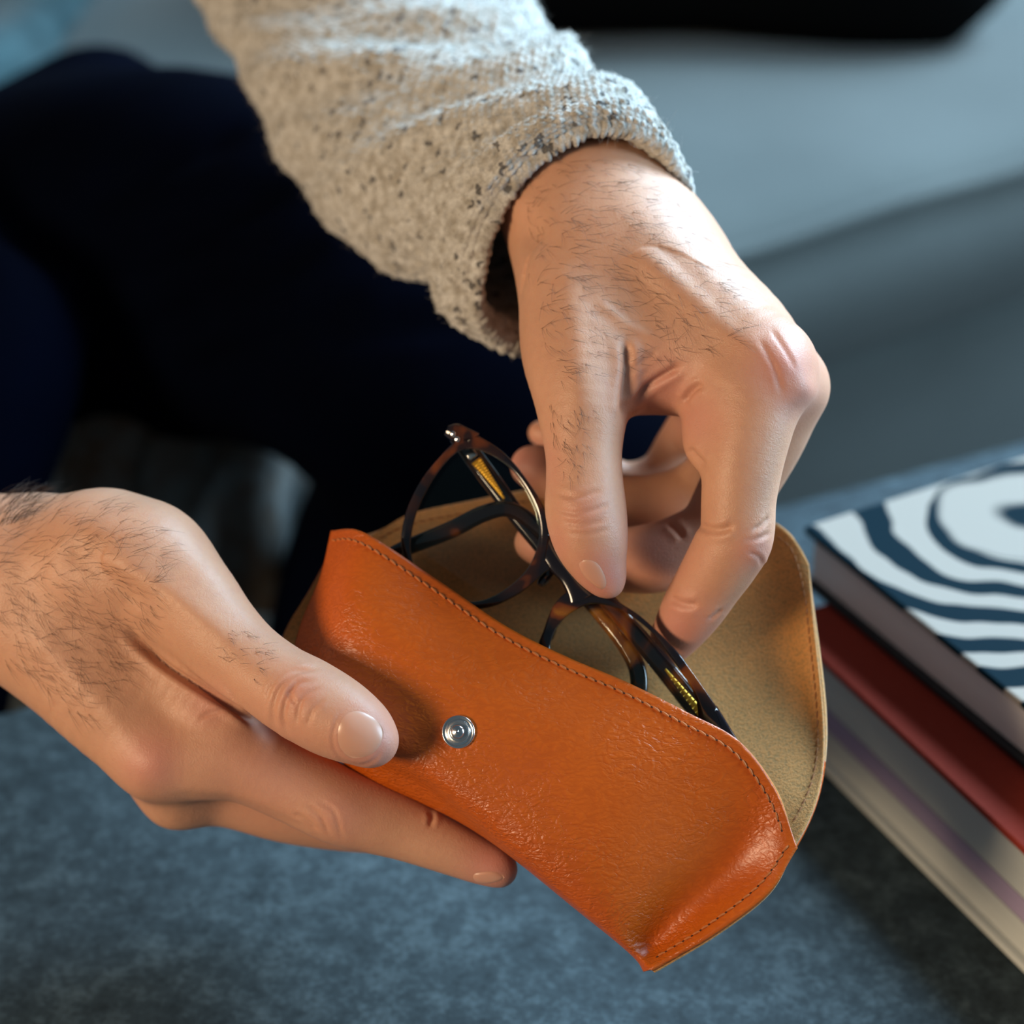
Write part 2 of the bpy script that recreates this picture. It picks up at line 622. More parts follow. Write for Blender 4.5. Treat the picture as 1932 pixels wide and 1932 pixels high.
def cushion(name, x0, x1, y0, y1, ztop, zbot, r):
    nx_, ny_ = 60, 44
    u = np.linspace(0, 1, nx_)
    v = np.linspace(0, 1, ny_)
    U, Vv = np.meshgrid(u, v, indexing='ij')
    dome = 0.016 * (1 - (2 * U - 1) ** 4) * (1 - (2 * Vv - 1) ** 4)
    edge = np.minimum(np.minimum(U, 1 - U) * (x1 - x0), np.minimum(Vv, 1 - Vv) * (y1 - y0))
    drop = np.where(edge < r, r - np.sqrt(np.maximum(r * r - (r - np.minimum(edge, r)) ** 2, 0)), 0)
    wav = 0.0012 * np.sin(U * 40 + np.sin(Vv * 9) * 2)
    top = np.stack([x0 + U * (x1 - x0), y0 + Vv * (y1 - y0), ztop + dome - drop + wav], -1)
    bot = np.stack([x0 + U * (x1 - x0), y0 + Vv * (y1 - y0), np.full_like(U, zbot) + drop * 0.8], -1)
    A = oriented(top.reshape(-1, 3), sorg, sx_, sy_).reshape(nx_, ny_, 3)
    B = oriented(bot.reshape(-1, 3), sorg, sx_, sy_).reshape(nx_, ny_, 3)
    return solid_grid(name, A, B, M['sofa'], sofa)


cushion('seat_cushion', -1.15, 0.62, 0.0, 0.66, -0.004, -CT, 0.012)
p = MB()
L = np.stack([np.linspace(-1.14, 0.61, 90), np.full(90, -0.001), -0.010 + 0.0012 * np.sin(np.linspace(0, 60, 90))], 1)
p.tube(oriented(L, sorg, sx_, sy_), 0.0042, 8)
p.build('piping', M['sofa'], sofa)
sofa_box('base', (1.9, 0.66, 0.22), 0.02, (-0.265, 0.350, -CT - 0.116))
sofa_box('backrest', (1.9, 0.2, 0.55), 0.06, (-0.265, 0.76, 0.05))
sofa_box('armrest', (0.18, 0.84, 0.55), 0.05, (0.72, 0.42, -0.10))
for fx in (-1.1, 0.6):
    for fy in (0.08, 0.75):
        V, F = bevel_box((0.05, 0.05, TABLE_Z - 0.01 - CT - 0.226), 0.004, 2)
        zt = -CT - 0.227
        mesh_from('foot', oriented(V + np.array([fx, fy, zt - (TABLE_Z - 0.01 - CT - 0.226) / 2]), sorg, sx_, sy_), F, M['wood'], sofa, False)


def pillow(name, c, ax, ay, az, hx, hy, hz, m, label, cat):
    """soft cushion with pinched edges, centred on c, half sizes along its own axes"""
    n = 40
    u = np.linspace(-1, 1, n)
    U, V = np.meshgrid(u, u, indexing='ij')
    t = np.clip(1 - U ** 4, 0, 1) ** 0.55 * np.clip(1 - V ** 4, 0, 1) ** 0.55
    k = (1 - 0.16 * U ** 6 * V ** 6) - 0.06 * (1 - np.abs(U)) * np.abs(V) - 0.06 * (1 - np.abs(V)) * np.abs(U)
    X, Y = U * hx * k, V * hy * k
    A = c + X[..., None] * ax + Y[..., None] * ay + (t * hz + 0.003)[..., None] * az
    B = c + X[..., None] * ax + Y[..., None] * ay - (t * hz + 0.003)[..., None] * az
    o = solid_grid(name, A, B, m)
    o['label'] = label
    o['category'] = cat
    return o


# black cushion at the back of the seat, right
Z = np.array([0, 0, 1.0])
cb = ray_z(1520, 112, SEAT_Z + 0.012)
lean = math.radians(62)
nrm = sy_ * math.sin(math.radians(20)) + Z * math.cos(math.radians(20))
cx_ = RIGHT * 0.985 + sy_ * 0.05
cx_[2] = 0
cx_ /= np.linalg.norm(cx_)
cyd = np.array([-cx_[1], cx_[0], 0])
cy2 = cyd * math.cos(lean) + Z * math.sin(lean)
cz2 = np.cross(cx_, cy2)
roll = math.radians(-3.5)
cx_, cy2 = cx_ * math.cos(roll) + cy2 * math.sin(roll), cy2 * math.cos(roll) - cx_ * math.sin(roll)
pillow('cushion', cb + cx_ * -0.06 + cy2 * 0.19 + cyd * 0.03, cx_, cy2, cz2, 0.20, 0.20, 0.055, M['black'],
       'black cushion lying at the back of the grey sofa seat', 'cushion')

pillow('cushion', Wm(-120, -95, 1.80), RIGHT, UP * 0.9 + FWD * 0.43, -FWD * 0.9 + UP * 0.43, 0.065, 0.08, 0.03, M['black'],
       'black cushion in the far left corner behind the teal throw', 'cushion')

# throw with teal folds on the left of the seat, and hanging in front of the sofa between the legs
def cloth_sheet(name, rows, thick, m, n=(60, 50), fold=0.0, nf=6, parent=None):
    """rows: list of lists of world points; a draped sheet with soft folds and real thickness"""
    R = np.array([catmull(np.array(r), n[1]) for r in rows])
    G = np.stack([catmull(R[:, j], n[0]) for j in range(n[1])], 1)
    N = grid_normals(G)
    u = np.linspace(0, 1, n[0])[:, None]
    v = np.linspace(0, 1, n[1])[None, :]
    G = G + N * (fold * np.sin(v * nf * 6.283 + 2.0 * np.sin(u * 3.0)) * (0.6 + 0.4 * np.sin(v * 9.0)))[..., None]
    N = grid_normals(G)
    return solid_grid(name, G, G + N * thick, m, parent)


th = cloth_sheet('throw_blanket',
                 [[Wm(330, -160, 1.66), Wm(215, -60, 1.52), Wm(130, 60, 1.40), Wm(20, 190, 1.32), Wm(-140, 330, 1.25)],
                  [Wm(180, -200, 1.64), Wm(95, -70, 1.48), Wm(40, 40, 1.36), Wm(-60, 130, 1.29), Wm(-220, 240, 1.22)],
                  [Wm(60, -200, 1.68), Wm(0, -60, 1.54), Wm(-40, 20, 1.42), Wm(-130, 90, 1.36), Wm(-280, 170, 1.30)]],
                 0.006, M['teal'], fold=0.010, nf=3)
th['label'] = 'teal knitted throw crumpled on the sofa seat at far left'
th['category'] = 'blanket'
hb = cloth_sheet('sofa_drape',
                 [[Wm(60, 790, 0.962), Wm(260, 790, 1.000), Wm(430, 790, 1.032), Wm(640, 790, 1.072)],
                  [Wm(60, 900, 0.965), Wm(260, 920, 1.004), Wm(430, 930, 1.036), Wm(640, 930, 1.076)],
                  [Wm(40, 1150, 0.968), Wm(240, 1150, 1.008), Wm(420, 1150, 1.042), Wm(640, 1150, 1.082)]],
                 0.005, M['drape'], fold=0.006, nf=4)
hb['label'] = 'dim brown and teal fabric hanging between the legs behind the wrist'
hb['category'] = 'fabric'

# ------------------------------------------------------------------ books
def book(p0, pa, la, lb, z0, z1, label, mats, cover, sections, name='book', over=0.003, uvscale=None):
    """p0: far left corner of the cover, pa: a point along its left edge towards the camera"""
    b = np.array(pa) - np.array(p0)
    b[2] = 0
    b /= np.linalg.norm(b)                       # towards the camera, right
    a = np.array([-b[1], b[0], 0.0])             # away along the far edge
    if a @ RIGHT < 0:
        a = -a
    o = np.array([p0[0], p0[1], 0.0])
    t = thing(name, tuple(o + a * la / 2 + b * lb / 2 + Z * z0), label, 'book')
    ct = 0.0028

    def slab(nm, x0, x1, y0, y1, za, zb, m, r=0.0008):
        V, F = bevel_box((x1 - x0, y1 - y0, zb - za), r, 2)
        V = V + np.array([(x0 + x1) / 2, (y0 + y1) / 2, (za + zb) / 2])
        if np.dot(np.cross(a, b), Z) < 0:
            F = [f[::-1] for f in F]
        ob = mesh_from(nm, o + V[:, :1] * a + V[:, 1:2] * b + V[:, 2:3] * Z, F, m, t, False)
        uv = ob.data.uv_layers.new(name='UVMap')
        li = np.empty(len(ob.data.loops), np.int32)
        ob.data.loops.foreach_get('vertex_index', li)
        uv.data.foreach_set('uv', (V[li][:, :2]).astype(np.float32).ravel())
        return ob
    slab('cover', 0, la, 0, lb, z1 - ct, z1, cover)
    slab('back_cover', 0, la, 0, lb, z0, z0 + ct, mats)
    zz = np.linspace(0, 1, 2)
    zb = z0 + ct
    H = (z1 - ct) - zb
    for (f0, f1, m) in sections:
        slab('page_block', over, la - over, over, lb - over, zb + H * f0 + 0.0002, zb + H * f1 - 0.0002, m, 0.0)
    slab('spine', la - 0.002, la + 0.001, 0.0, lb, z0 + 0.0002, z1 - 0.0002, mats)
    return o, a, b


ZB = TABLE_Z + 0.069
ZR = TABLE_Z + 0.045
book(ray_z(1468, 1165, ZR), ray_z(1932, 1600, ZR), 0.25, 0.34, TABLE_Z + 0.0003, ZR,
     'thick book with a worn brick red cover, lower of the two stacked books', M['grey_pages'], M['red'],
     [(0, .30, M['grey_pages']), (.30, .52, M['violet_pages']), (.52, 1, M['grey_pages'])])
zo, za_, zb_ = book(ray_z(1517, 993, ZB), ray_z(1932, 1327, ZB), 0.235, 0.30, ZR + 0.0003, ZB,
     'hardback book with white and black banded cover, on top of the red book', M['board'], M['zebra'],
     [(0, 1, M['white_pages'])])
# ------------------------------------------------------------------ glasses case
case = thing('glasses_case', tuple(WB(1000, 1450, 10)), 'tan orange leather glasses case with open suede lined flap, held in both hands', 'glasses case')
ST = [
    # T (front lip), M1, M2, B (fold), K0, K1, K2 (back at mouth level), F1, E (edge of the flap)
    [(624, 1001, 14), (604, 1085, 9), (566, 1180, 9), (540, 1290, 14), (532, 1300, 22), (538, 1200, 27), (588, 1105, 27), (632, 1030, 28), (668, 1013, 30)],
    [(671, 999, 4), (632, 1110, -2), (590, 1220, -3), (562, 1330, 4), (560, 1325, 20), (590, 1220, 27), (645, 1110, 30), (690, 1040, 33), (708, 1003, 36)],
    [(728, 1028, 0), (672, 1150, -9), (625, 1260, -11), (605, 1378, -3), (612, 1402, 10), (650, 1250, 26), (700, 1140, 29), (752, 1050, 36), (775, 976, 44)],
    [(842, 1105, 0), (775, 1225, -11), (720, 1335, -14), (692, 1432, -4), (702, 1466, 9), (740, 1320, 26), (800, 1200, 29), (862, 1080, 38), (885, 952, 50)],
    [(956, 1182, 0), (880, 1300, -11), (822, 1400, -14), (790, 1478, -4), (798, 1510, 9), (840, 1370, 26), (905, 1260, 29), (970, 1110, 40), (1000, 930, 56)],
    [(1069, 1239, 0), (992, 1360, -10), (928, 1475, -13), (886, 1548, -4), (892, 1556, 10), (940, 1440, 25), (1015, 1320, 28), (1090, 1150, 42), (1120, 925, 60)],
    [(1183, 1287, 0), (1107, 1420, -9), (1038, 1545, -12), (986, 1632, -3), (994, 1618, 11), (1050, 1510, 24), (1130, 1370, 27), (1215, 1180, 42), (1235, 935, 60)],
    [(1297, 1344, 0), (1215, 1480, -6), (1142, 1610, -9), (1086, 1712, -2), (1094, 1700, 11), (1155, 1590, 22), (1245, 1430, 25), (1330, 1220, 42), (1345, 950, 58)],
    [(1394, 1398, 1), (1305, 1545, 0), (1215, 1670, -3), (1158, 1768, 0), (1164, 1758, 10), (1230, 1650, 19), (1345, 1480, 23), (1430, 1260, 40), (1428, 970, 54)],
    [(1462, 1490, 4), (1390, 1612, 8), (1290, 1712, 7), (1205, 1806, 3), (1208, 1800, 11), (1290, 1700, 17), (1440, 1535, 18), (1525, 1330, 34), (1490, 1006, 48)],
    [(1505, 1600, 6), (1450, 1682, 3), (1350, 1757, 0), (1224, 1829, -1), (1225, 1826, 5), (1352, 1754, 6), (1502, 1602, 12), (1561, 1400, 26), (1527, 1070, 44)],
]
NU, NV = 181, 190
rows = []
for si, st in enumerate(ST):
    st = [np.array(q, float) for q in st]
    st[7][2] += 3 * min(1.0, si / 4)
    st[8][2] += 4 * min(1.0, si / 4)
    # a point just before the fold, so that the panel stays flat and turns quickly
    m3 = st[2] + (st[3] - st[2]) * 0.70
    m3[2] = st[2][2] + (st[3][2] - st[2][2]) * 0.10
    st = st[:3] + [m3] + st[3:]
    P = np.array([WB(*p) for p in st])
    d = catmull(P, 900)
    # even spacing inside every control interval keeps the stations aligned
    rows.append(d)
rows = np.array(rows)
G = np.stack([catmull(rows[:, j], 700) for j in range(0, 900, 1)], 1)
# even out along u (by the mean spacing) and v
du = np.linalg.norm(np.diff(G[:, 100:700:40], axis=0), axis=2).mean(1)
su = np.r_[0, np.cumsum(du)]
iu = np.interp(np.linspace(0, su[-1], NU), su, np.arange(len(su)))
dv = np.linalg.norm(np.diff(G[100:600:25], axis=1), axis=2).mean(0)
sv = np.r_[0, np.cumsum(dv)]
iv = np.interp(np.linspace(0, sv[-1], NV), sv, np.arange(len(sv)))


def lerp_axis(A, idx, ax):
    i = np.minimum(idx.astype(int), A.shape[ax] - 2)
    f = idx - i
    sh = [1] * A.ndim
    sh[ax] = len(idx)
    f = f.reshape(sh)
    return np.take(A, i, ax) * (1 - f) + np.take(A, i + 1, ax) * f


G = lerp_axis(lerp_axis(G, iu, 0), iv, 1)
N = grid_normals(G)
if (N[90, 30] @ FWD) > 0:
    N = -N
# round off the flap corners: pull nothing, the stations already carry the outline
leather_in = G - N * 0.0014
suede_a = G - N * 0.0015
suede_b = G - N * 0.0022


def orient(A, B):
    """order the two grids so that the faces of the first look outwards"""
    return (A, B) if (np.cross(A[91, 30] - A[90, 30], A[90, 31] - A[90, 30]) @ FWD) < 0 else (A[::-1], B[::-1])


shell = solid_grid('leather_shell', *orient(G, leather_in), M['leather'], case)
shell.data.materials.append(M['suede'])
nside = 2 * (NU + NV) - 4
npoly = len(shell.data.polygons)
for fi in range(npoly - nside, npoly):               # the cut edge of the flap shows suede
    pl = shell.data.polygons[fi]
    if min(v % NV for v in pl.vertices) > NV * 0.78:
        pl.material_index = 1
solid_grid('suede_lining', *orient(suede_a, suede_b), M['suede'], case)


def surf(iu_, iv_, A):
    iu_ = np.clip(iu_, 0, NU - 1.001)
    iv_ = np.clip(iv_, 0, NV - 1.001)
    i, j = int(iu_), int(iv_)
    f, g = iu_ - i, iv_ - j
    return (A[i, j] * (1 - f) * (1 - g) + A[i + 1, j] * f * (1 - g) + A[i, j + 1] * (1 - f) * g + A[i + 1, j + 1] * f * g)


def stitch_line(pts, nrm, pitch, r, lift):
    """thread stitches along a line on a surface: MB of capsules, MB of holes"""
    th_, ho = MB(), MB()
    s = np.r_[0, np.cumsum(np.linalg.norm(np.diff(pts, axis=0), axis=1))]
    n = int(s[-1] / pitch)
    for k in range(n):
        t0, t1 = (k + 0.06) * pitch, (k + 0.86) * pitch
        tt = np.linspace(t0, t1, 6)
        P = np.stack([np.interp(tt, s, pts[:, c]) for c in range(3)], 1)
        Nn = np.stack([np.interp(tt, s, nrm[:, c]) for c in range(3)], 1)
        side = np.cross(P[-1] - P[0], Nn[0])
        side /= np.linalg.norm(side) + 1e-9
        h = np.array([-0.2, 0.75, 1.0, 1.0, 0.75, -0.2]) * lift
        sk = np.linspace(-1, 1, 6) * r * 0.55
        P = P + Nn * h[:, None] + side * sk[:, None]
        th_.tube(P, r * np.array([0.5, 0.95, 1.0, 1.0, 0.95, 0.5]), 6)
        tc = (k + 0.96) * pitch
        c = np.array([np.interp(tc, s, pts[:, q]) for q in range(3)])
        nn = np.array([np.interp(tc, s, nrm[:, q]) for q in range(3)])
        dirn = P[-1] - P[0]
        dirn /= np.linalg.norm(dirn)
        ho.tube(np.array([c - dirn * r * 1.0 + nn * 0.00003, c + nn * 0.00006, c + dirn * r * 1.0 + nn * 0.00003]), np.array([0.3, 0.8, 0.3]) * r, 6)
    return th_, ho


def line_along_u(u0, u1, dist, from_v, A, sgn=1):
    """points at arc distance dist from column from_v (towards sgn), u in [u0,u1]"""
    out, nn = [], []
    for i in range(int(u0 * (NU - 1)), int(u1 * (NU - 1)) + 1):
        seg = A[i, from_v::sgn] if sgn > 0 else A[i, from_v::-1]
        s = np.r_[0, np.cumsum(np.linalg.norm(np.diff(seg[:40], axis=0), axis=1))]
        k = np.interp(dist, s, np.arange(len(s)))
        j = from_v + sgn * k
        out.append(surf(i, j, A))
        nn.append(surf(i, j, N))
    return np.array(out), np.array(nn)


def line_along_v(v0, v1, dist, A):
    """points at arc distance dist from the right end u=1, v index from v0 to v1"""
    out, nn = [], []
    for j in range(v0, v1):
        seg = A[::-1, j]
        s = np.r_[0, np.cumsum(np.linalg.norm(np.diff(seg[:40], axis=0), axis=1))]
        k = np.interp(dist, s, np.arange(len(s)))
        out.append(surf(NU - 1 - k, j, A))
        nn.append(surf(NU - 1 - k, j, N))
    return np.array(out), np.array(nn)


VB = int(np.interp(4 / 9 * 899, iv, np.arange(NV)))       # column of the fold
VK2 = int(np.interp(7 / 9 * 899, iv, np.arange(NV)))      # column of the back at mouth level
a, na = line_along_u(0.015, 0.975, 0.0034, 0, G)
t1, h1 = stitch_line(a, na, 0.0029, 0.00036, 0.0002)
a, na = line_along_v(4, VB - 2, 0.0034, G)
t2, h2 = stitch_line(a, na, 0.0029, 0.00036, 0.0002)
for q, (tt, hh) in enumerate(((t1, h1), (t2, h2))):
    o = tt.build('stitching', M['thread'], case)
    o['kind'] = 'stuff'
    o = hh.build('stitch_hole', M['hole'], case)
    o['kind'] = 'stuff'
fl = suede_b
a1, n1 = line_along_v(VK2 + 4, NV - 8, 0.0044, fl)
a2, n2 = line_along_u(0.02, 0.955, 0.0044, NV - 1, fl, -1)
a = np.vstack([a1, a2[::-1]])
nn = -np.vstack([n1, n2[::-1]])
# smooth the corner
for _ in range(6):
    a[1:-1] = (a[:-2] + 2 * a[1:-1] + a[2:]) / 4
tt, hh = stitch_line(a, nn, 0.0029, 0.00028, 0.00012)
o = tt.build('stitching', M['thread_dark'], case)
o['kind'] = 'stuff'

case_bvh = BVHTree.FromPolygons([tuple(p) for p in G.reshape(-1, 3)], [tuple(int(i) for i in f) for f in grid_faces(NU, NV)])


def lathe(profile, n=40):
    pr = np.array(profile, float)
    th_ = np.linspace(0, 2 * math.pi, n, endpoint=False)
    V = np.stack([pr[:, 0][:, None] * np.cos(th_), pr[:, 0][:, None] * np.sin(th_), np.repeat(pr[:, 1][:, None], n, 1)], -1).reshape(-1, 3)
    F = [tuple(f) for f in grid_faces(len(pr), n, close_v=True)]
    F.append(tuple(range(n))[::-1])
    F.append(tuple(range((len(pr) - 1) * n, len(pr) * n)))
    return V, F


def place_on(V, c, nrm):
    nrm = np.array(nrm) / np.linalg.norm(nrm)
    a = np.cross(nrm, UP)
    a /= np.linalg.norm(a)
    b = np.cross(nrm, a)
    return c + V[:, :1] * a + V[:, 1:2] * b + V[:, 2:3] * nrm


def cam_hit(bvh, px, py):
    d = W(px, py, 100) - CAM
    d /= np.linalg.norm(d)
    h = bvh.ray_cast(Vector(CAM), Vector(d))
    if h[0] is None:
        return None, None
    n = np.array(h[1])
    if n @ d > 0:
        n = -n
    return np.array(h[0]), n


hp, hn = cam_hit(case_bvh, 865, 1381)
V, F = lathe([(0.0002, -0.001), (0.0046, -0.001), (0.0047, 0.0001), (0.00465, 0.0006), (0.0043, 0.0009), (0.0039, 0.0004), (0.0036, 0.0004),
              (0.0034, 0.0009), (0.0031, 0.0009), (0.0028, 0.0003), (0.0022, 0.0003), (0.0019, 0.0006), (0.0017, 0.0012), (0.0019, 0.0019),
              (0.0018, 0.0024), (0.0014, 0.0027), (0.0007, 0.0029), (0.0001, 0.0030)])
stud = mesh_from('snap_stud', place_on(V, hp, hn), F, M['steel'], case)
stud['label'] = 'small round silver snap stud'

# ------------------------------------------------------------------ eyeglasses
specs = thing('eyeglasses', tuple(WB(1070, 1110, 14)), 'tortoiseshell eyeglasses with round lenses, half slid into the leather case', 'eyeglasses')


def by_angle(P, c, n=120):
    P = catmull(np.array(P, float), 600, True)
    ang = np.unwrap(np.arctan2(P[:, 1] - c[1], P[:, 0] - c[0]))
    if ang[-1] < ang[0]:
        P, ang = P[::-1], np.unwrap(np.arctan2(P[::-1, 1] - c[1], P[::-1, 0] - c[0]))
    o = np.argsort(np.mod(ang, 2 * math.pi))
    a = np.mod(ang, 2 * math.pi)[o]
    P = P[o]
    a = np.r_[a - 2 * math.pi, a, a + 2 * math.pi]
    P = np.vstack([P, P, P])
    t = np.linspace(0, 2 * math.pi, n, endpoint=False)
    return np.stack([np.interp(t, a, P[:, 0]), np.interp(t, a, P[:, 1])], 1)


OFF_F, OFF_B = 11.5, 15.5
L_IN = [(890, 847), (926, 858), (962, 883), (991, 919), (1013, 967), (1017, 1014), (1002, 1061), (977, 1093), (937, 1122), (897, 1135),
        (850, 1130), (812, 1108), (786, 1076), (776, 1043), (777, 1006), (788, 963), (806, 923), (832, 883), (861, 854)]
L_OUT = [(890, 820), (926, 836), (962, 865), (999, 912), (1029, 961), (1049, 1012), (1056, 1056), (1026, 1082), (999, 1106), (977, 1122), (937, 1142),
         (897, 1150), (846, 1145), (802, 1122), (772, 1086), (759, 1043), (757, 1010), (765, 970), (781, 930), (803, 894), (830, 862), (858, 834)]
R_IN = [(1038, 1220), (1049, 1187), (1071, 1162), (1100, 1144), (1125, 1139), (1165, 1148), (1201, 1169), (1234, 1198), (1262, 1236), (1291, 1276),
        (1309, 1309), (1317, 1345), (1312, 1385), (1285, 1415), (1240, 1425), (1185, 1408), (1130, 1370), (1080, 1315), (1046, 1262)]
R_OUT = [(1014, 1225), (1026, 1188), (1040, 1150), (1062, 1122), (1098, 1104), (1140, 1118), (1168, 1136), (1209, 1163), (1252, 1202), (1278, 1229), (1301, 1260),
         (1337, 1311), (1362, 1352), (1372, 1390), (1345, 1430), (1295, 1450), (1240, 1450), (1175, 1430), (1110, 1385), (1060, 1325), (1024, 1268)]


def rim(inn, out, c):
    I, O = by_angle(inn, c), by_angle(out, c)
    n = len(I)
    prof = []
    # rounded section between the inner and the outer outline (w: across, h: depth 0..1)
    sec = [(0.0, 0.18), (0.06, 0.05), (0.2, 0.0), (0.8, 0.0), (0.94, 0.05), (1.0, 0.18), (1.0, 0.82), (0.94, 0.95), (0.8, 1.0), (0.2, 1.0), (0.06, 0.95), (0.0, 0.82),
           (0.0, 0.62), (0.09, 0.5), (0.0, 0.38)]
    ring = np.array([[WB(*(I[k] * (1 - w) + O[k] * w), OFF_F + (OFF_B - OFF_F) * h) for (w, h) in sec] for k in range(n)])
    F = grid_faces(n, len(sec), True, True)
    return ring.reshape(-1, 3), F


frame = MB()
frame.add(*rim(L_IN, L_OUT, (895, 990)))
frame.add(*rim(R_IN, R_OUT, (1190, 1285)))


def bar(top, bot, o0, o1, n=24):
    """solid between two outlines (pixel polylines) with rounded depth"""
    A, B = catmull(np.array(top, float), n), catmull(np.array(bot, float), n)
    sec = [(0.0, 0.25), (0.05, 0.07), (0.15, 0.0), (0.85, 0.0), (0.95, 0.07), (1.0, 0.25), (1.0, 0.75), (0.95, 0.93), (0.85, 1.0), (0.15, 1.0), (0.05, 0.93), (0.0, 0.75)]
    R = np.array([[WB(*(A[k] * (1 - w) + B[k] * w), o0 + (o1 - o0) * h) for (w, h) in sec] for k in range(n)])
    F = [tuple(f) for f in grid_faces(n, len(sec), close_v=True)]
    m = len(sec)
    F.append(tuple(range(m))[::-1])
    F.append(tuple(range((n - 1) * m, n * m)))
    return R.reshape(-1, 3), F


frame.add(*bar([(1036, 1000), (1052, 1036), (1080, 1070), (1106, 1099), (1135, 1119)],
               [(1026, 1060), (1038, 1077), (1058, 1098), (1070, 1124), (1072, 1142)], OFF_F - 0.3, OFF_B - 0.2))
# end pieces
frame.add(*bar([(905, 818), (880, 806), (862, 799), (846, 803)], [(880, 836), (862, 832), (848, 828), (838, 820)], OFF_F, OFF_B + 1.5))
frame.add(*bar([(1352, 1330), (1385, 1384), (1412, 1424), (1440, 1462)], [(1335, 1372), (1362, 1410), (1392, 1445), (1424, 1478)], OFF_F, OFF_B + 1.5))
# nose pads
for pts in ([(1040, 1050, 16), (1034, 1080, 18), (1018, 1104, 17)], [(1062, 1150, 16), (1042, 1180, 18), (1030, 1212, 17)]):
    P = np.array([WB(*q) for q in catmull(np.array(pts, float), 12)])
    frame.tube(P, 0.0018 * np.array([.5, .8, 1, 1, 1, 1, 1, 1, 1, 1, .8, .5]), 8)
frame.build('frame_front', M['tort'], specs)


def lens(inn, c, name='lens'):
    I = by_angle(inn, c, 80)
    o = (OFF_F + OFF_B) / 2
    rr = np.linspace(0, 1.02, 14)
    fr, bk = [], []
    for t in rr:
        dome = 1.3 * (1 - t * t)
        fr.append([WB(*(np.array(c) * (1 - t) + I[k] * t), o - 0.7 - dome) for k in range(80)])
        bk.append([WB(*(np.array(c) * (1 - t) + I[k] * t), o + 0.7 - dome) for k in range(80)])
    A, B = np.array(fr), np.array(bk)
    n = A.shape[0] * A.shape[1]
    F = [tuple(f) for f in grid_faces(14, 80, close_v=True)]
    F2 = [tuple(f)[::-1] for f in grid_faces(14, 80, close_v=True, off=n)]
    k = np.arange(80)
    e = [((13 * 80 + i), 13 * 80 + (i + 1) % 80, n + 13 * 80 + (i + 1) % 80, n + 13 * 80 + i) for i in k]
    return mesh_from(name, np.vstack([A.reshape(-1, 3), B.reshape(-1, 3)]), F + F2 + e, M['lens'], specs)


lens(L_IN, (895, 990))
lens(R_IN, (1190, 1285))


def temple(pts, hw, ht):
    """folded temple: pts (px, py, off), half width in px-plane and half thickness (mm)"""
    P = np.array([WB(*q) for q in catmull(np.array(pts, float), 70)])
    w = np.interp(np.linspace(0, 1, 70), np.linspace(0, 1, len(hw)), hw) / 1000
    m = MB().tube(P, w, 12, flat=np.full(70, ht / 1000), up=-FWD)
    return m.build('temple', M['tort'], specs), P


tl, PL = temple([(862, 822, 18), (893, 862, 20), (925, 905, 20.5), (985, 985, 20.5), (1050, 1065, 20.5), (1125, 1150, 20.5), (1170, 1205, 20), (1200, 1255, 19.5), (1206, 1300, 19), (1200, 1350, 18)],
                [2.6, 3.0, 3.0, 2.6, 2.3, 2.2, 2.3, 2.6, 2.6, 1.8], 1.5)
tr_, PR = temple([(1412, 1452, 17), (1360, 1392, 17.5), (1300, 1318, 17.5), (1235, 1238, 17.5), (1160, 1150, 17), (1085, 1065, 17), (1020, 1000, 17), (965, 962, 17), (915, 968, 17), (850, 1000, 17), (770, 1032, 17), (730, 1046, 18)],
                 [2.6, 3.2, 3.2, 2.9, 2.5, 2.3, 2.2, 2.3, 2.5, 2.6, 2.4, 1.6], 1.4)
# wire cores and hinges
for T_, P_, i0, i1 in ((tl, PL, 9, 20), (tr_, PR, 7, 18)):
    seg = P_[i0:i1]
    core = MB()
    hw_ = np.linspace(1.65, 0.35, len(seg)) / 1000
    core.tube(seg - FWD * 0.00150, hw_, 8, flat=np.full(len(seg), 0.00035), up=-FWD)
    d = seg[-1] - seg[0]
    ln = np.linalg.norm(d)
    d /= ln
    sd = np.cross(d, FWD)
    for q in range(14):
        c = seg[0] + d * ln * (0.06 + 0.86 * q / 14) - FWD * 0.00175
        hwq = np.interp(q / 14, [0, 1], [1.6, 0.5]) / 1000
        core.tube(np.array([c - sd * hwq, c, c + sd * hwq]), 0.00022, 6)
    core.build('wire_core', M['gold'], T_)
    h0 = P_[i0 - 2]
    V, F = bevel_box((0.0030, 0.0022, 0.0016), 0.0003, 2)
    ax = sd
    V = h0 - FWD * 0.0018 + V[:, :1] * ax + V[:, 1:2] * d + V[:, 2:3] * (-FWD)
    mesh_from('hinge', V, F, M['steel'], T_)
fr_ob = [c for c in specs.children if c.name.startswith('frame_front')][0]
for q in ((855, 819), (863, 829)):
    V, F = lathe([(0.0001, 0.0), (0.0009, 0.0), (0.0009, 0.0003), (0.0006, 0.0005), (0.0001, 0.00055)], 14)
    mesh_from('rivet', place_on(V, WB(*q, OFF_F - 0.1), -FWD), F, M['steel'], fr_ob)

# ------------------------------------------------------------------ signed distance modelling of the hands
AX = np.stack([RIGHT, UP, FWD])            # camera aligned frame, only used as a handy grid


def to_l(p):
    return (np.asarray(p) - CAM) @ AX.T


def to_w(p):
    return np.asarray(p) @ AX + CAM


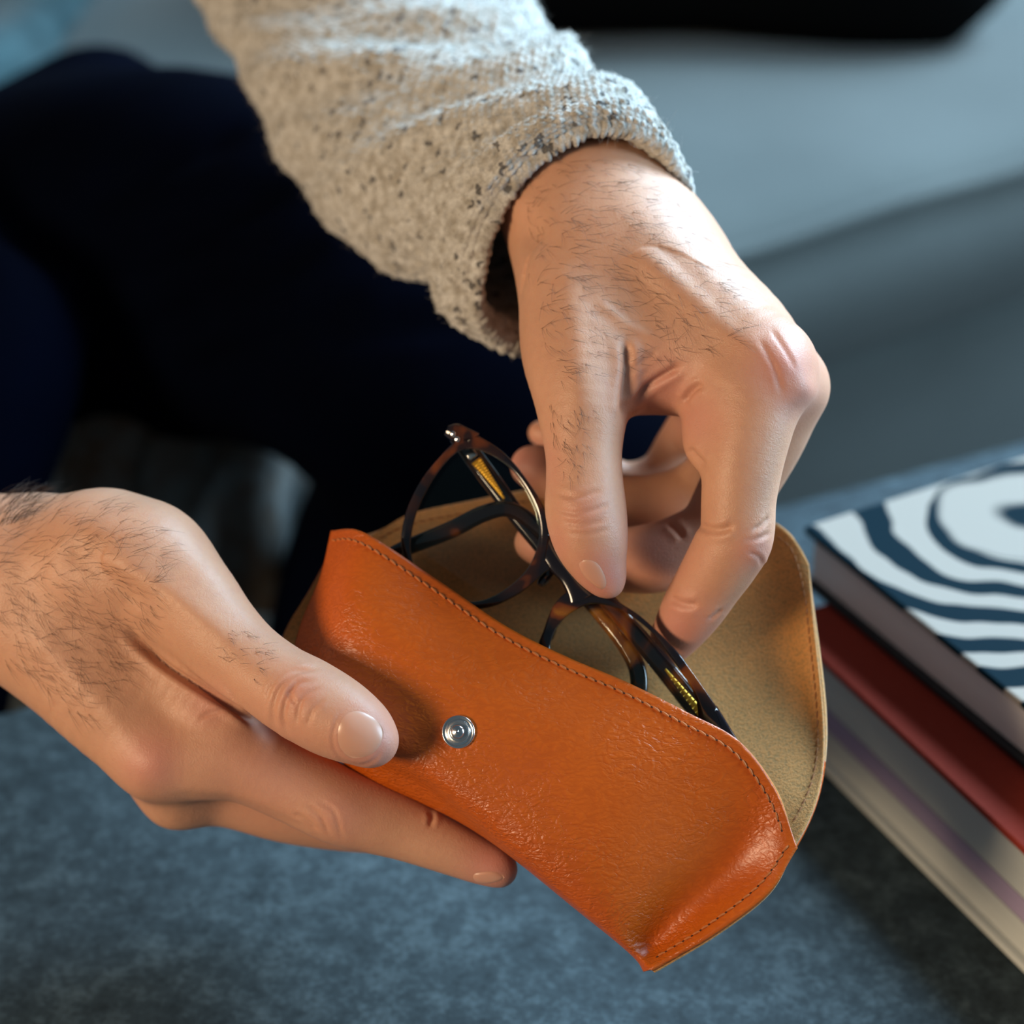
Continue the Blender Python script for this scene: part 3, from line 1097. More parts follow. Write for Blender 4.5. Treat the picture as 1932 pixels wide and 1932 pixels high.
class Field:
    def __init__(s, lo, hi, h):
        s.h = h
        s.lo = np.array(lo)
        s.n = np.ceil((np.array(hi) - s.lo) / h).astype(int) + 1
        s.d = np.full(s.n, 0.05, np.float32)
        s.ax = [s.lo[k] + np.arange(s.n[k]) * h for k in range(3)]

    def box(s, lo, hi):
        a = np.clip(np.floor((lo - s.lo) / s.h).astype(int), 0, s.n - 1)
        b = np.clip(np.ceil((hi - s.lo) / s.h).astype(int) + 1, 1, s.n)
        return tuple(slice(i, j) for i, j in zip(a, b))

    def grid(s, sl):
        return (s.ax[0][sl[0]].astype(np.float32)[:, None, None], s.ax[1][sl[1]].astype(np.float32)[None, :, None], s.ax[2][sl[2]].astype(np.float32)[None, None, :])

    def chain(s, P, R, k, sub=True, squash=None):
        """blend a tapered tube through P (local points) with radii R; k (single or per end) is the blend radius"""
        P = np.asarray(P, float)
        R = np.asarray(R, float)
        k0, k1 = (k, k) if np.isscalar(k) else k
        kmax = max(k0, k1)
        pad = R.max() + kmax * 1.2 + 0.003
        SL = s.box(P.min(0) - pad, P.max(0) + pad)
        o = np.array([q.start for q in SL])
        shp = tuple(q.stop - q.start for q in SL)
        F = np.full(shp, 0.05, np.float32)
        T = np.zeros(shp, np.float32)
        m = len(P) - 1
        for i in range(m):
            a, b, ra, rb = P[i], P[i + 1], R[i], R[i + 1]
            pd = max(ra, rb) + kmax * 1.2 + 0.003
            sl = s.box(np.minimum(a, b) - pd, np.maximum(a, b) + pd)
            X, Y, Zz = s.grid(sl)
            ba = b - a
            L = float(ba @ ba) + 1e-12
            pax, pay, paz = X - a[0], Y - a[1], Zz - a[2]
            t = np.clip((pax * ba[0] + pay * ba[1] + paz * ba[2]) / L, 0, 1)
            dx, dy, dz = pax - t * ba[0], pay - t * ba[1], paz - t * ba[2]
            if squash is not None:
                q, f = squash
                w = (dx * q[0] + dy * q[1] + dz * q[2]) * (1 / f - 1)
                dx, dy, dz = dx + w * q[0], dy + w * q[1], dz + w * q[2]
            d = np.sqrt(dx * dx + dy * dy + dz * dz) - (ra + (rb - ra) * t)
            ss = tuple(slice(q.start - oo, q.stop - oo) for q, oo in zip(sl, o))
            cur = F[ss]
            better = d < cur
            F[ss] = np.where(better, d, cur)
            T[ss] = np.where(better, (i + t) / m, T[ss])
        K = (k0 + (k1 - k0) * T).astype(np.float32)
        D = s.d[SL]
        hh = np.maximum(K - np.abs(D - F), 0) / K
        s.d[SL] = np.minimum(D, F) - hh * hh * K * 0.25

    def mesh(s):
        d = s.d
        ins = d < 0
        nx, ny, nz = d.shape
        cnt = np.zeros((nx - 1, ny - 1, nz - 1), np.uint8)
        for i in (0, 1):
            for j in (0, 1):
                for k in (0, 1):
                    cnt += ins[i:nx - 1 + i, j:ny - 1 + j, k:nz - 1 + k]
        act = np.argwhere((cnt > 0) & (cnt < 8))
        idx = np.full(cnt.shape, -1, np.int32)
        idx[act[:, 0], act[:, 1], act[:, 2]] = np.arange(len(act))
        cr = [(i, j, k) for i in (0, 1) for j in (0, 1) for k in (0, 1)]
        val = {c: d[act[:, 0] + c[0], act[:, 1] + c[1], act[:, 2] + c[2]] for c in cr}
        acc = np.zeros((len(act), 3))
        num = np.zeros(len(act))
        for a in cr:
            for ax in range(3):
                if a[ax] == 0:
                    b = list(a)
                    b[ax] = 1
                    b = tuple(b)
                    va, vb = val[a], val[b]
                    x = (va < 0) != (vb < 0)
                    t = np.where(x, va / (va - vb + 1e-20), 0)
                    pt = np.tile(np.array(a, float), (len(act), 1))
                    pt[:, ax] = t
                    acc += pt * x[:, None]
                    num += x
        V = (act + acc / num[:, None]) * s.h + s.lo
        Q = []
        for ax in range(3):
            o1, o2 = [(1, 2), (2, 0), (0, 1)][ax]
            sa = [slice(None)] * 3
            sb_ = [slice(None)] * 3
            sa[ax], sb_[ax] = slice(0, -1), slice(1, None)
            A, B = ins[tuple(sa)], ins[tuple(sb_)]
            e = np.argwhere(A != B)
            e = e[(e[:, o1] > 0) & (e[:, o2] > 0) & (e[:, o1] < d.shape[o1] - 1) & (e[:, o2] < d.shape[o2] - 1)]
            flip = A[e[:, 0], e[:, 1], e[:, 2]]
            c = []
            for (p, q) in ((0, 0), (1, 0), (1, 1), (0, 1)):
                f = e.copy()
                f[:, o1] -= p
                f[:, o2] -= q
                c.append(idx[f[:, 0], f[:, 1], f[:, 2]])
            c = np.stack(c, 1)
            c[flip] = c[flip][:, ::-1]
            Q.append(c)
        Q = np.vstack(Q)
        Q = Q[(Q >= 0).all(1)][:, ::-1]
        return V, Q


def smooth_mesh(V, Q, it, lam=0.5):
    E = np.vstack([Q[:, [0, 1]], Q[:, [1, 2]], Q[:, [2, 3]], Q[:, [3, 0]]])
    E = np.vstack([E, E[:, ::-1]])
    n = len(V)
    deg = np.bincount(E[:, 0], minlength=n).astype(float)[:, None]
    for i in range(it):
        S = np.stack([np.bincount(E[:, 0], weights=V[E[:, 1], c], minlength=n) for c in range(3)], 1)
        V = V + lam * (S / deg - V)
    return V


def vert_normals(V, Q):
    n = np.cross(V[Q[:, 2]] - V[Q[:, 0]], V[Q[:, 3]] - V[Q[:, 1]])
    out = np.stack([np.bincount(Q.ravel(), weights=np.repeat(n[:, c], 4), minlength=len(V)) for c in range(3)], 1)
    return out / (np.linalg.norm(out, axis=1, keepdims=True) + 1e-12)


def seg_dist(P, line):
    """distance of points P (n x 2) to a polyline, and position along it"""
    best = np.full(len(P), 1e9)
    tt = np.zeros(len(P))
    for i in range(len(line) - 1):
        a, b = line[i], line[i + 1]
        ba = b - a
        t = np.clip(((P - a) @ ba) / (ba @ ba + 1e-9), 0, 1)
        d = np.linalg.norm(P - a - t[:, None] * ba, axis=1)
        m = d < best
        best[m] = d[m]
        tt[m] = (i + t[m]) / (len(line) - 1)
    return best, tt


def limb(pts, n=None, spl=5):
    """(px, py, off, r_px[, abs]) control points -> local points and radii"""
    P = np.array([to_l(WB(p[0], p[1], p[2])) for p in pts])
    R = np.array([p[3] * P[i, 2] / FPX for i, p in enumerate(pts)])
    c = catmull(np.c_[P, R], (len(pts) - 1) * spl + 1)
    return c[:, :3], c[:, 3]


def build_skin(name, chains, h, creases, flush, parent, bumps=(), smooth_it=3):
    """one continuous skin surface from tapered limbs; creases are traced folds of the skin"""
    L = [(limb(c[0]), c[1], c[2] if len(c) > 2 else None) for c in chains]
    lo = np.min([(P - R[:, None]).min(0) for (P, R), _, _ in L], 0) - 0.004
    hi = np.max([(P + R[:, None]).max(0) for (P, R), _, _ in L], 0) + 0.004
    F = Field(lo, hi, h)
    for (P, R), k, sq in L:
        k = k / 1000 if np.isscalar(k) else (k[0] / 1000, k[1] / 1000)
        F.chain(P, R, k, squash=sq)
    V, Q = F.mesh()
    V = smooth_mesh(V, Q, smooth_it)
    Vw = to_w(V)
    # folds: sink the visible skin along traced lines
    Nn = vert_normals(Vw, Q)
    if (Nn * (Vw - Vw.mean(0))).sum() < 0:
        Q = Q[:, ::-1]
        Nn = -Nn
    px = to_px(Vw)
    view = (CAM - Vw)
    view /= np.linalg.norm(view, axis=1, keepdims=True)
    front = np.clip((Nn * view).sum(1) * 4 + 0.6, 0, 1)
    disp = np.zeros(len(Vw))
    dep = px[:, 2]
    for cr in creases:
        line = catmull(np.array([q[:2] for q in cr['p']], float), max(8, len(cr['p']) * 6))
        w, dp = cr.get('w', 5.0), cr.get('d', 0.5)
        m0, m1 = line.min(0) - 4 * w, line.max(0) + 4 * w
        sel = np.where((px[:, 0] > m0[0]) & (px[:, 0] < m1[0]) & (px[:, 1] > m0[1]) & (px[:, 1] < m1[1]) & (front > 0.05))[0]
        if 'z' in cr:
            zc = D0 + (cr['z'] + base(*line[len(line) // 2])) / 1000
            sel = sel[np.abs(dep[sel] - zc) < cr.get('zr', 14) / 1000]
        if not len(sel):
            continue
        # keep the layer nearest to the lens
        if 'z' not in cr:
            zmin = np.percentile(dep[sel], 2)
            sel = sel[dep[sel] < zmin + 0.016]
        d, t = seg_dist(px[sel, :2], line)
        fade = np.clip(np.minimum(t, 1 - t) * 6 + 0.1, 0, 1)
        g = np.exp(-(d / w) ** 2) - 0.35 * np.exp(-((d - 2.0 * w) / (1.2 * w)) ** 2)
        disp[sel] -= dp / 1000 * g * fade * front[sel]
    for (bx, by, br, bh, *zz) in bumps:
        d = np.hypot(px[:, 0] - bx, px[:, 1] - by)
        w = np.exp(-(d / br) ** 2) * front
        if zz:
            w = w * (np.abs(dep - D0 - (zz[0] + base(bx, by)) / 1000) < 0.02)
        disp += bh / 1000 * w
    Vw = Vw + Nn * disp[:, None]
    me = quads_mesh(name, Vw, Q)
    at = me.attributes.new('flush', 'FLOAT', 'POINT')
    fv = np.zeros(len(Vw))
    for (bx, by, br, a) in flush:
        fv = np.maximum(fv, a * np.exp(-((px[:, 0] - bx) ** 2 + (px[:, 1] - by) ** 2) / br ** 2))
    if len(at.data) == len(fv):
        at.data.foreach_set('value', fv.astype(np.float32))
    o = link_mesh(name, me, M['skin'], parent)
    bvh = BVHTree.FromPolygons([tuple(v) for v in Vw.tolist()], Q.tolist())
    return o, bvh, Vw, Nn, Q


def nail(outline, tip_dir, bvh, parent, lift=0.0001, rise=0.00022, c=None, label=None):
    """nail plate on the skin: outline pixels, laid on the surface seen there"""
    O = np.array(outline, float)
    c = O.mean(0) if c is None else np.array(c, float)
    ring = by_angle(outline, c, 48)
    rr = np.linspace(0, 1, 12)
    A = []
    d0 = None
    for t in rr:
        row = []
        for k in range(48):
            q = c * (1 - t) + ring[k] * t
            h, n = cam_hit(bvh, q[0], q[1])
            row.append((h, n))
        A.append(row)
    pts = np.array([[(r[0] if r[0] is not None else np.full(3, np.nan)) for r in row] for row in A])
    nr = np.array([[(r[1] if r[0] is not None else np.full(3, np.nan)) for r in row] for row in A])
    ok = ~np.isnan(pts[..., 0])
    mean_n = nr[ok].mean(0)
    mean_n /= np.linalg.norm(mean_n)
    # missing rays: carry on from the inner ring
    for i in range(1, 12):
        for k in range(48):
            if not ok[i, k]:
                pts[i, k] = 2 * pts[i - 1, k] - pts[i - 2, k] if i > 1 else pts[0, k]
    # smooth sheet: quadratic fit of the height over the plane
    c0 = pts[0].mean(0)
    ax = np.cross(mean_n, UP)
    ax /= np.linalg.norm(ax)
    ay = np.cross(mean_n, ax)
    R = (pts - c0).reshape(-1, 3)
    x, y, z = R @ ax, R @ ay, R @ mean_n
    B = np.stack([np.ones_like(x), x, y, x * x, x * y, y * y], 1)
    co, *_ = np.linalg.lstsq(B, z, rcond=None)
    zf = np.maximum(B @ co, z * 0.5 + (B @ co) * 0.5)
    edge = np.repeat(rr, 48)
    zf = zf + lift + rise * (1 - edge ** 6) - 0.00035 * edge ** 8
    P = c0 + x[:, None] * ax + y[:, None] * ay + zf[:, None] * mean_n
    bk = P - mean_n * 0.0007
    n = len(P)
    F = [tuple(f) for f in grid_faces(12, 48, close_v=True)]
    F2 = [tuple(f)[::-1] for f in grid_faces(12, 48, close_v=True, off=n)]
    e = [(11 * 48 + i, 11 * 48 + (i + 1) % 48, n + 11 * 48 + (i + 1) % 48, n + 11 * 48 + i) for i in range(48)]
    o = mesh_from('nail', np.vstack([P, bk]), F + F2 + e, M['nail'], parent)
    return o


def hairs(name, bvh, poly, n, direction, length, parent, r=0.00004, curl=0.5, lay=0.35):
    """fine hairs rooted on the skin seen inside a pixel polygon, combed along a pixel direction"""
    P = np.array(poly, float)
    lo, hi = P.min(0), P.max(0)
    m = MB()
    made = 0
    tries = 0
    while made < n and tries < n * 12:
        tries += 1
        q = lo + rng.random(2) * (hi - lo)
        # point in polygon
        x, y = P[:, 0], P[:, 1]
        x2, y2 = np.roll(x, -1), np.roll(y, -1)
        cross = ((y > q[1]) != (y2 > q[1])) & (q[0] < (x2 - x) * (q[1] - y) / (y2 - y + 1e-9) + x)
        if cross.sum() % 2 == 0:
            continue
        h, nn = cam_hit(bvh, q[0], q[1])
        if h is None:
            continue
        dr = direction(q) if callable(direction) else direction
        a = math.atan2(dr[1], dr[0]) + rng.normal(0, 0.38)
        t = RIGHT * math.cos(a) - UP * math.sin(a)
        t = t - nn * (t @ nn)
        t /= np.linalg.norm(t) + 1e-9
        s = np.cross(nn, t) * rng.normal(0, curl)
        ln = length * (0.5 + rng.random() * 0.9)
        f = np.linspace(0, 1, 6)[:, None]
        pts = h - nn * 0.0002 + t * f * ln + nn * (lay * ln * f * (1.15 - f * 0.75) + 0.0002) + s * f * f * ln * 0.5
        V, F = tube_verts(pts, r * np.array([1, 1, .9, .75, .55, .2]), 3, caps=False)
        m.add(V, F)
        made += 1
    o = m.build(name, M['hair'], parent)
    o['kind'] = 'stuff'
    return o


# ------------------------------------------------------------------ the person
person = thing('person', tuple(Wm(300, 300, 1.15)), 'person in speckled oatmeal knit sweater and navy trousers, hands holding the glasses case', 'person')

# left hand (comes down from the sleeve, pinches the bridge of the glasses)
LH = [
    # wrist and forearm
    ([(890, 110, 125, 80), (980, 235, 78, 118), (1045, 335, 52, 135), (1110, 415, 38, 140), (1160, 490, 30, 150)], 6),
    ([(1180, 420, 44, 120), (1250, 520, 38, 130), (1320, 640, 30, 112)], 14),
    # metacarpals, index to little finger
    ([(1120, 430, 36, 115), (1210, 520, 22, 116), (1330, 610, 16, 105), (1440, 690, 10, 84)], 12),
    ([(1140, 390, 40, 118), (1290, 560, 34, 105), (1400, 640, 28, 95), (1478, 722, 26, 74)], 10),
    ([(1120, 410, 54, 105), (1270, 590, 52, 95), (1430, 770, 50, 74)], 10),
    ([(1090, 440, 64, 95), (1220, 610, 68, 85), (1370, 780, 72, 62)], 10),
    # thumb metacarpal, web and thumb
    ([(1085, 450, 42, 100), (1090, 540, 22, 112), (1092, 660, 10, 106), (1098, 760, 3, 88), (1101, 850, 0, 73), (1103, 910, -1, 73), (1105, 960, -1, 77),
      (1113, 1010, -1, 72), (1126, 1055, 0, 56), (1140, 1085, 1, 42), (1147, 1098, 1, 32)], (12, 3)),
    ([(1130, 660, 18, 112), (1210, 680, 16, 100), (1300, 675, 15, 88)], 10),
    ([(1230, 640, 24, 110), (1330, 690, 18, 92), (1400, 720, 12, 84)], 8),
    ([(1385, 735, 10, 82), (1345, 795, 10, 58), (1338, 832, 9, 50)], 5),
    # fingers
    ([(1445, 695, 10, 86), (1425, 770, 6, 82), (1404, 860, 5, 77), (1394, 940, 6, 71), (1390, 1005, 8, 70), (1368, 1050, 11, 69), (1340, 1095, 15, 64), (1312, 1140, 19, 60), (1288, 1178, 23, 52),
      (1270, 1205, 26, 44), (1262, 1218, 27, 36)], (8, 2)),
    ([(1480, 735, 28, 80), (1440, 830, 32, 76), (1385, 930, 37, 70), (1345, 1000, 37, 66), (1290, 1034, 36, 66), (1225, 1054, 35, 66), (1150, 1054, 34, 58), (1080, 1040, 34, 52), (1030, 1028, 32, 46), (1008, 1024, 32, 38)], (6, 1.5)),
    ([(1440, 775, 50, 70), (1390, 860, 58, 64), (1320, 930, 62, 66), (1250, 955, 60, 64), (1170, 952, 58, 58), (1090, 920, 56, 52), (1025, 888, 52, 47), (1003, 880, 51, 40)], (6, 1.5)),
    ([(1380, 770, 72, 60), (1320, 800, 82, 54), (1284, 838, 87, 46), (1245, 895, 87, 44), (1180, 912, 84, 41), (1110, 875, 80, 37), (1040, 825, 76, 30), (1020, 817, 75, 24)], (5, 1.5)),
]
LH_creases = [
    # web folds between thumb and index
    dict(p=[(1180, 640), (1183, 690), (1180, 740), (1178, 790)], w=9, d=1.6),
    dict(p=[(1185, 775), (1215, 735), (1250, 710), (1285, 690)], w=7, d=1.3),
    dict(p=[(1290, 760), (1305, 738), (1325, 725)], w=6, d=1.2),
    dict(p=[(1188, 700), (1215, 680), (1240, 665)], w=6, d=0.5),
    # thumb knuckle
    dict(p=[(1050, 930), (1090, 938), (1135, 925)], w=5, d=0.35),
    dict(p=[(1045, 960), (1085, 968), (1125, 960), (1150, 950)], w=4, d=0.35),
    dict(p=[(1060, 985), (1100, 990), (1140, 982)], w=4, d=0.3),
    dict(p=[(1075, 1005), (1110, 1008), (1150, 998)], w=4, d=0.25),
    # index flexion creases
    dict(p=[(1318, 990), (1335, 998), (1360, 1000), (1385, 992)], w=7, d=0.9),
    dict(p=[(1262, 1128), (1290, 1140), (1318, 1142)], w=7, d=0.8),
    dict(p=[(1298, 845), (1312, 862), (1330, 880)], w=7, d=0.9),
    dict(p=[(1420, 1000), (1437, 990), (1450, 975)], w=4, d=0.4),
    dict(p=[(1405, 1020), (1430, 1015), (1452, 1005)], w=4, d=0.35),
    dict(p=[(1412, 1040), (1430, 1050), (1436, 1066)], w=4, d=0.5),
    dict(p=[(1338, 1170), (1350, 1160), (1362, 1150)], w=4, d=0.5),
    # knuckle skin on the index
    dict(p=[(1432, 640), (1448, 668), (1462, 700), (1475, 745)], w=5, d=0.35),
    dict(p=[(1455, 620), (1478, 660), (1494, 700)], w=5, d=0.3),
    # middle finger folds seen inside the hand
    dict(p=[(1262, 985), (1278, 1000), (1290, 1015)], w=6, d=0.8, z=30, zr=24),
    # tendons and a vein on the back of the hand (raised)
    dict(p=[(1150, 430), (1260, 520), (1370, 610), (1450, 680)], w=24, d=-0.7),
    dict(p=[(1060, 480), (1080, 580), (1095, 700), (1100, 800)], w=24, d=-0.5),
    dict(p=[(1120, 560), (1180, 610), (1240, 640)], w=9, d=-0.3),
    dict(p=[(1230, 440), (1320, 540), (1420, 640)], w=20, d=0.4),
    # wrist
    dict(p=[(975, 560), (985, 480), (1000, 440), (1015, 400)], w=12, d=1.4),
]
LH_flush = [(1475, 690, 70, 0.7), (1500, 740, 50, 0.6), (1140, 1090, 60, 0.8), (1280, 1190, 80, 0.75), (1250, 730, 70, 0.6), (1230, 1050, 90, 0.5), (990, 880, 60, 0.8),
            (1425, 1040, 40, 0.6), (1100, 970, 50, 0.45), (1310, 790, 60, 0.5), (1020, 1030, 50, .8)]
LH_bumps = [(1004, 440, 34, -2.0), (978, 380, 26, 1.0), (1490, 690, 34, 1.6), (1512, 735, 30, 2.0), (1425, 1035, 30, 0.8), (1100, 960, 40, 0.5), (1085, 700, 60, 0.8)]
left_hand, lbvh, lV, lN, lQ = build_skin('left_hand', LH, 0.00065, LH_creases, LH_flush, person, LH_bumps)

# right hand (comes in from the left, thumb on the front of the case, fingers below it)
RH = [
    ([(-330, 1010, 22, 150), (-160, 1050, 14, 150), (0, 1092, 8, 154), (90, 1125, 8, 150), (160, 1150, 10, 140)], 6),
    ([(-160, 1080, 26, 120), (0, 1110, 26, 130), (150, 1150, 26, 130)], 10),
    # metacarpals
    ([(40, 1150, 6, 120), (140, 1260, 2, 108), (230, 1365, 0, 88), (296, 1430, -1, 70)], 12),
    ([(60, 1160, 20, 110), (180, 1300, 18, 95), (340, 1490, 16, 66)], 10),
    ([(60, 1150, 34, 105), (200, 1290, 36, 92), (360, 1480, 36, 66)], 10),
    ([(60, 1130, 46, 95), (220, 1270, 52, 85), (370, 1450, 56, 62)], 10),
    # ball of the thumb
    ([(90, 1060, 4, 118), (190, 1048, -2, 112), (270, 1060, -6, 108)], 12),
    ([(110, 1090, 10, 110), (240, 1100, 4, 100), (330, 1160, 2, 80)], 12),
    # first web muscle
    ([(150, 1190, 2, 100), (260, 1300, 2, 92), (350, 1365, 4, 70), (410, 1390, 6, 62)], 10),
    ([(190, 1190, 5, 90), (300, 1266, 1, 82), (380, 1324, -2, 64), (430, 1356, -2, 52)], 3),
    # thumb
    ([(200, 1048, -4, 112), (290, 1075, -8, 104), (350, 1125, -11, 95), (405, 1188, -14, 84), (462, 1242, -17, 76), (522, 1288, -20, 77), (576, 1320, -22, 81), (628, 1350, -24, 79),
      (672, 1375, -25, 68), (696, 1393, -25, 56), (706, 1400, -25, 46)], (10, 2)),
    # fingers
    ([(296, 1425, -1, 74), (380, 1425, 0, 84), (462, 1432, 2, 84), (550, 1476, 4, 76), (640, 1520, 6, 74), (700, 1540, 8, 69), (765, 1562, 10, 62), (840, 1594, 11, 53), (900, 1620, 12, 46), (932, 1634, 12, 40), (942, 1640, 12, 35)], (8, 2)),
    ([(335, 1487, 16, 70), (430, 1495, 22, 66), (540, 1528, 27, 62), (650, 1548, 33, 58), (760, 1560, 38, 52), (850, 1570, 40, 44), (880, 1574, 40, 36)], (6, 1.5)),
    ([(360, 1475, 36, 66), (470, 1480, 44, 62), (590, 1526, 50, 55), (700, 1552, 54, 48), (790, 1572, 56, 40), (815, 1578, 56, 33)], (6, 1.5)),
    ([(370, 1445, 56, 60), (470, 1462, 64, 54), (570, 1500, 68, 46), (660, 1532, 70, 38), (690, 1542, 70, 30)], (6, 1.5)),
]
RH_creases = [
    dict(p=[(235, 1190), (262, 1212), (305, 1250), (355, 1284), (405, 1314), (445, 1338), (480, 1362)], w=8, d=2.2, z=-12, zr=16),
    dict(p=[(262, 1212), (305, 1250), (355, 1284), (405, 1314), (445, 1338)], w=4, d=0.8, z=-12, zr=16),
    dict(p=[(425, 1340), (400, 1345), (375, 1356)], w=4, d=0.4),
    # thumb knuckle rings
    dict(p=[(600, 1262), (560, 1270), (528, 1300), (515, 1340), (520, 1372)], w=5, d=0.5),
    dict(p=[(590, 1285), (560, 1292), (542, 1320), (535, 1355), (545, 1385)], w=4.5, d=0.55),
    dict(p=[(562, 1290), (548, 1305), (552, 1318), (562, 1330)], w=4, d=0.5),
    dict(p=[(605, 1295), (575, 1315), (565, 1335), (560, 1365)], w=4, d=0.45),
    dict(p=[(580, 1262), (545, 1268), (515, 1290), (502, 1325)], w=4, d=0.3),
    dict(p=[(612, 1318), (590, 1340), (580, 1370)], w=4, d=0.3),
    # nail walls of the thumb
    dict(p=[(660, 1332), (640, 1350), (628, 1385), (632, 1415), (650, 1436), (680, 1444), (708, 1432), (724, 1405)], w=3.5, d=0.22),
    # index creases
    dict(p=[(668, 1462), (664, 1482), (655, 1502)], w=5, d=0.8),
    dict(p=[(520, 1392), (530, 1400), (532, 1412)], w=5, d=0.5),
    dict(p=[(812, 1530), (815, 1545), (810, 1560)], w=5, d=0.6),
    dict(p=[(555, 1535), (575, 1545), (600, 1568)], w=4, d=0.35),
    dict(p=[(580, 1520), (605, 1540), (622, 1575)], w=4, d=0.35),
    dict(p=[(600, 1512), (630, 1530), (645, 1580)], w=4, d=0.3),
    # valley between index and middle finger
    dict(p=[(325, 1500), (380, 1505), (440, 1512), (520, 1540), (600, 1572)], w=9, d=0.3),
    dict(p=[(120, 1020), (240, 1075), (350, 1140), (470, 1235)], w=22, d=-0.6),
    dict(p=[(60, 1190), (150, 1290), (250, 1395)], w=24, d=-0.6),
    # hollow at the wrist and the snuffbox
    dict(p=[(120, 1020), (190, 1080), (260, 1160)], w=34, d=1.2),
]
RH_flush = [(285, 1435, 60, 0.7), (690, 1400, 70, 0.8), (560, 1310, 50, 0.45), (930, 1635, 60, 0.8), (640, 1530, 70, 0.4), (395, 1330, 50, 0.5), (520, 1440, 140, 0.35)]
RH_bumps = [(285, 1440, 42, 1.4), (575, 1310, 40, 0.5), (640, 1530, 40, 0.4)]
right_hand, rbvh, rV, rN, rQ = build_skin('right_hand', RH, 0.00065, RH_creases, RH_flush, person, RH_bumps)

nail([(668, 1338), (690, 1342), (712, 1356), (724, 1378), (722, 1404), (708, 1424), (684, 1432), (656, 1428), (636, 1410), (632, 1385), (640, 1358), (652, 1344)], None, rbvh, right_hand)
nail([(890, 1650), (915, 1644), (938, 1645), (952, 1655), (940, 1664), (915, 1668), (895, 1664)], None, rbvh, right_hand)
nail([(1090, 1062), (1106, 1054), (1126, 1060), (1140, 1080), (1146, 1104), (1136, 1114), (1116, 1102), (1098, 1084)], None, lbvh, left_hand)

hairs('arm_hair', rbvh, [(-10, 930), (200, 940), (330, 1010), (300, 1130), (260, 1250), (160, 1370), (60, 1285), (-10, 1240)], 520, lambda q: (0.85, 0.55 if q[1] > 1100 else -0.1), 0.0062, person)
hairs('arm_hair', rbvh, [(-10, 925), (75, 930), (70, 975), (-10, 1000)], 130, (0.9, -0.45), 0.0075, person, 0.00005, 0.9, 0.7)
hairs('arm_hair', lbvh, [(985, 290), (1230, 310), (1400, 540), (1430, 640), (1260, 680), (1050, 720), (1000, 560)], 520, lambda q: (0.8, 0.35), 0.0055, person)
hairs('arm_hair', lbvh, [(1035, 760), (1130, 770), (1110, 900), (1045, 900)], 60, (0.5, 0.8), 0.004, person)
hairs('arm_hair', rbvh, [(440, 1170), (520, 1230), (480, 1290), (400, 1230)], 40, (0.8, 0.3), 0.003, person)

# ------------------------------------------------------------------ sweater sleeve
RINGS = [
    # left edge, right edge, off of the centre line, near apex (px, py, off), depth of the far half (mm)
    ((215, -330), (760, -420), 250, (520, -350, 198), 52),
    ((290, -170), (850, -260), 215, (610, -190, 163), 52),
    ((372, 0), (950, -90), 182, (700, -40, 130), 52),
    ((445, 120), (1005, 20), 150, (765, 60, 98), 51),
    ((540, 310), (1066, 92), 118, (835, 150, 64), 50),
    ((650, 452), (1128, 152), 92, (895, 200, 38), 48),
    ((790, 535), (1196, 228), 70, (960, 212, 22), 44),
    ((826, 570), (1256, 290), 56, (1010, 220, 14), 40, 45, 110),
    ((846, 592), (1292, 345), 46, (1046, 230, 11), 36, 60, 135),
    ((892, 606), (1314, 412), 40, (1072, 248, 14), 34, 62, 135),
]


def ring_curve(n, L, R, off, N3, far, fx=0, fy=0):
    a0, b0 = WB(*L, off), WB(*R, off)
    c = (a0 + b0) / 2
    a = (b0 - a0) / 2
    b = WB(*N3) - c
    f = FWD * far / 1000 - b * 0.10
    if fy:
        f = WB((L[0] + R[0]) / 2 + fx, (L[1] + R[1]) / 2 + fy, off + far) - c
    th_ = np.linspace(0, 2 * math.pi, n, endpoint=False)
    s_ = np.sin(th_)
    P = c + np.cos(th_)[:, None] * a + np.maximum(s_, 0)[:, None] * b + np.maximum(-s_, 0)[:, None] * f
    for _ in range(30):
        P = (np.roll(P, 1, 0) + 2 * P + np.roll(P, -1, 0)) / 4
    return P


NA = 420
cen = np.array([(WB(*r[0], r[2]) + WB(*r[1], r[2])) / 2 for r in RINGS])
axs = np.gradient(cen, axis=0)
axs /= np.linalg.norm(axs, axis=1, keepdims=True)
RC = np.array([ring_curve(NA, *r) for r in RINGS])
# rim turns inwards and runs back up inside
rimc = RC[-1].mean(0)
ax = axs[-1]
inner = [rimc + (RC[-1] - rimc) * 0.95 + ax * 0.0015, rimc + (RC[-1] - rimc) * 0.89 - ax * 0.0015, rimc + (RC[-1] - rimc) * 0.86 - ax * 0.008,
         RC[-3].mean(0) + (RC[-3] - RC[-3].mean(0)) * 0.86, RC[-5].mean(0) + (RC[-5] - RC[-5].mean(0)) * 0.86]
RC = np.concatenate([RC, np.array(inner)])
NL = 620
D = np.stack([catmull(RC[:, j], 3000) for j in range(NA)], 1)
ds = np.linalg.norm(np.diff(D, axis=0), axis=2).mean(1)
s = np.r_[0, np.cumsum(ds)]
iu = np.interp(np.linspace(0, s[-1], NL), s, np.arange(len(s)))
S = lerp_axis(D, iu, 0)
SN = grid_normals(np.concatenate([S, S[:, :1]], 1))[:, :-1]
ctr = S.mean(1, keepdims=True)
sgn = np.sign((SN[60] * (S[60] - ctr[60])).sum(-1).mean())
SN = SN * sgn
su = np.linspace(0, s[-1], NL)            # metres along the sleeve
rim_at = np.interp(9 / 14 * 2999, np.arange(3000), s)
th_ = np.linspace(0, 1, NA, endpoint=False)
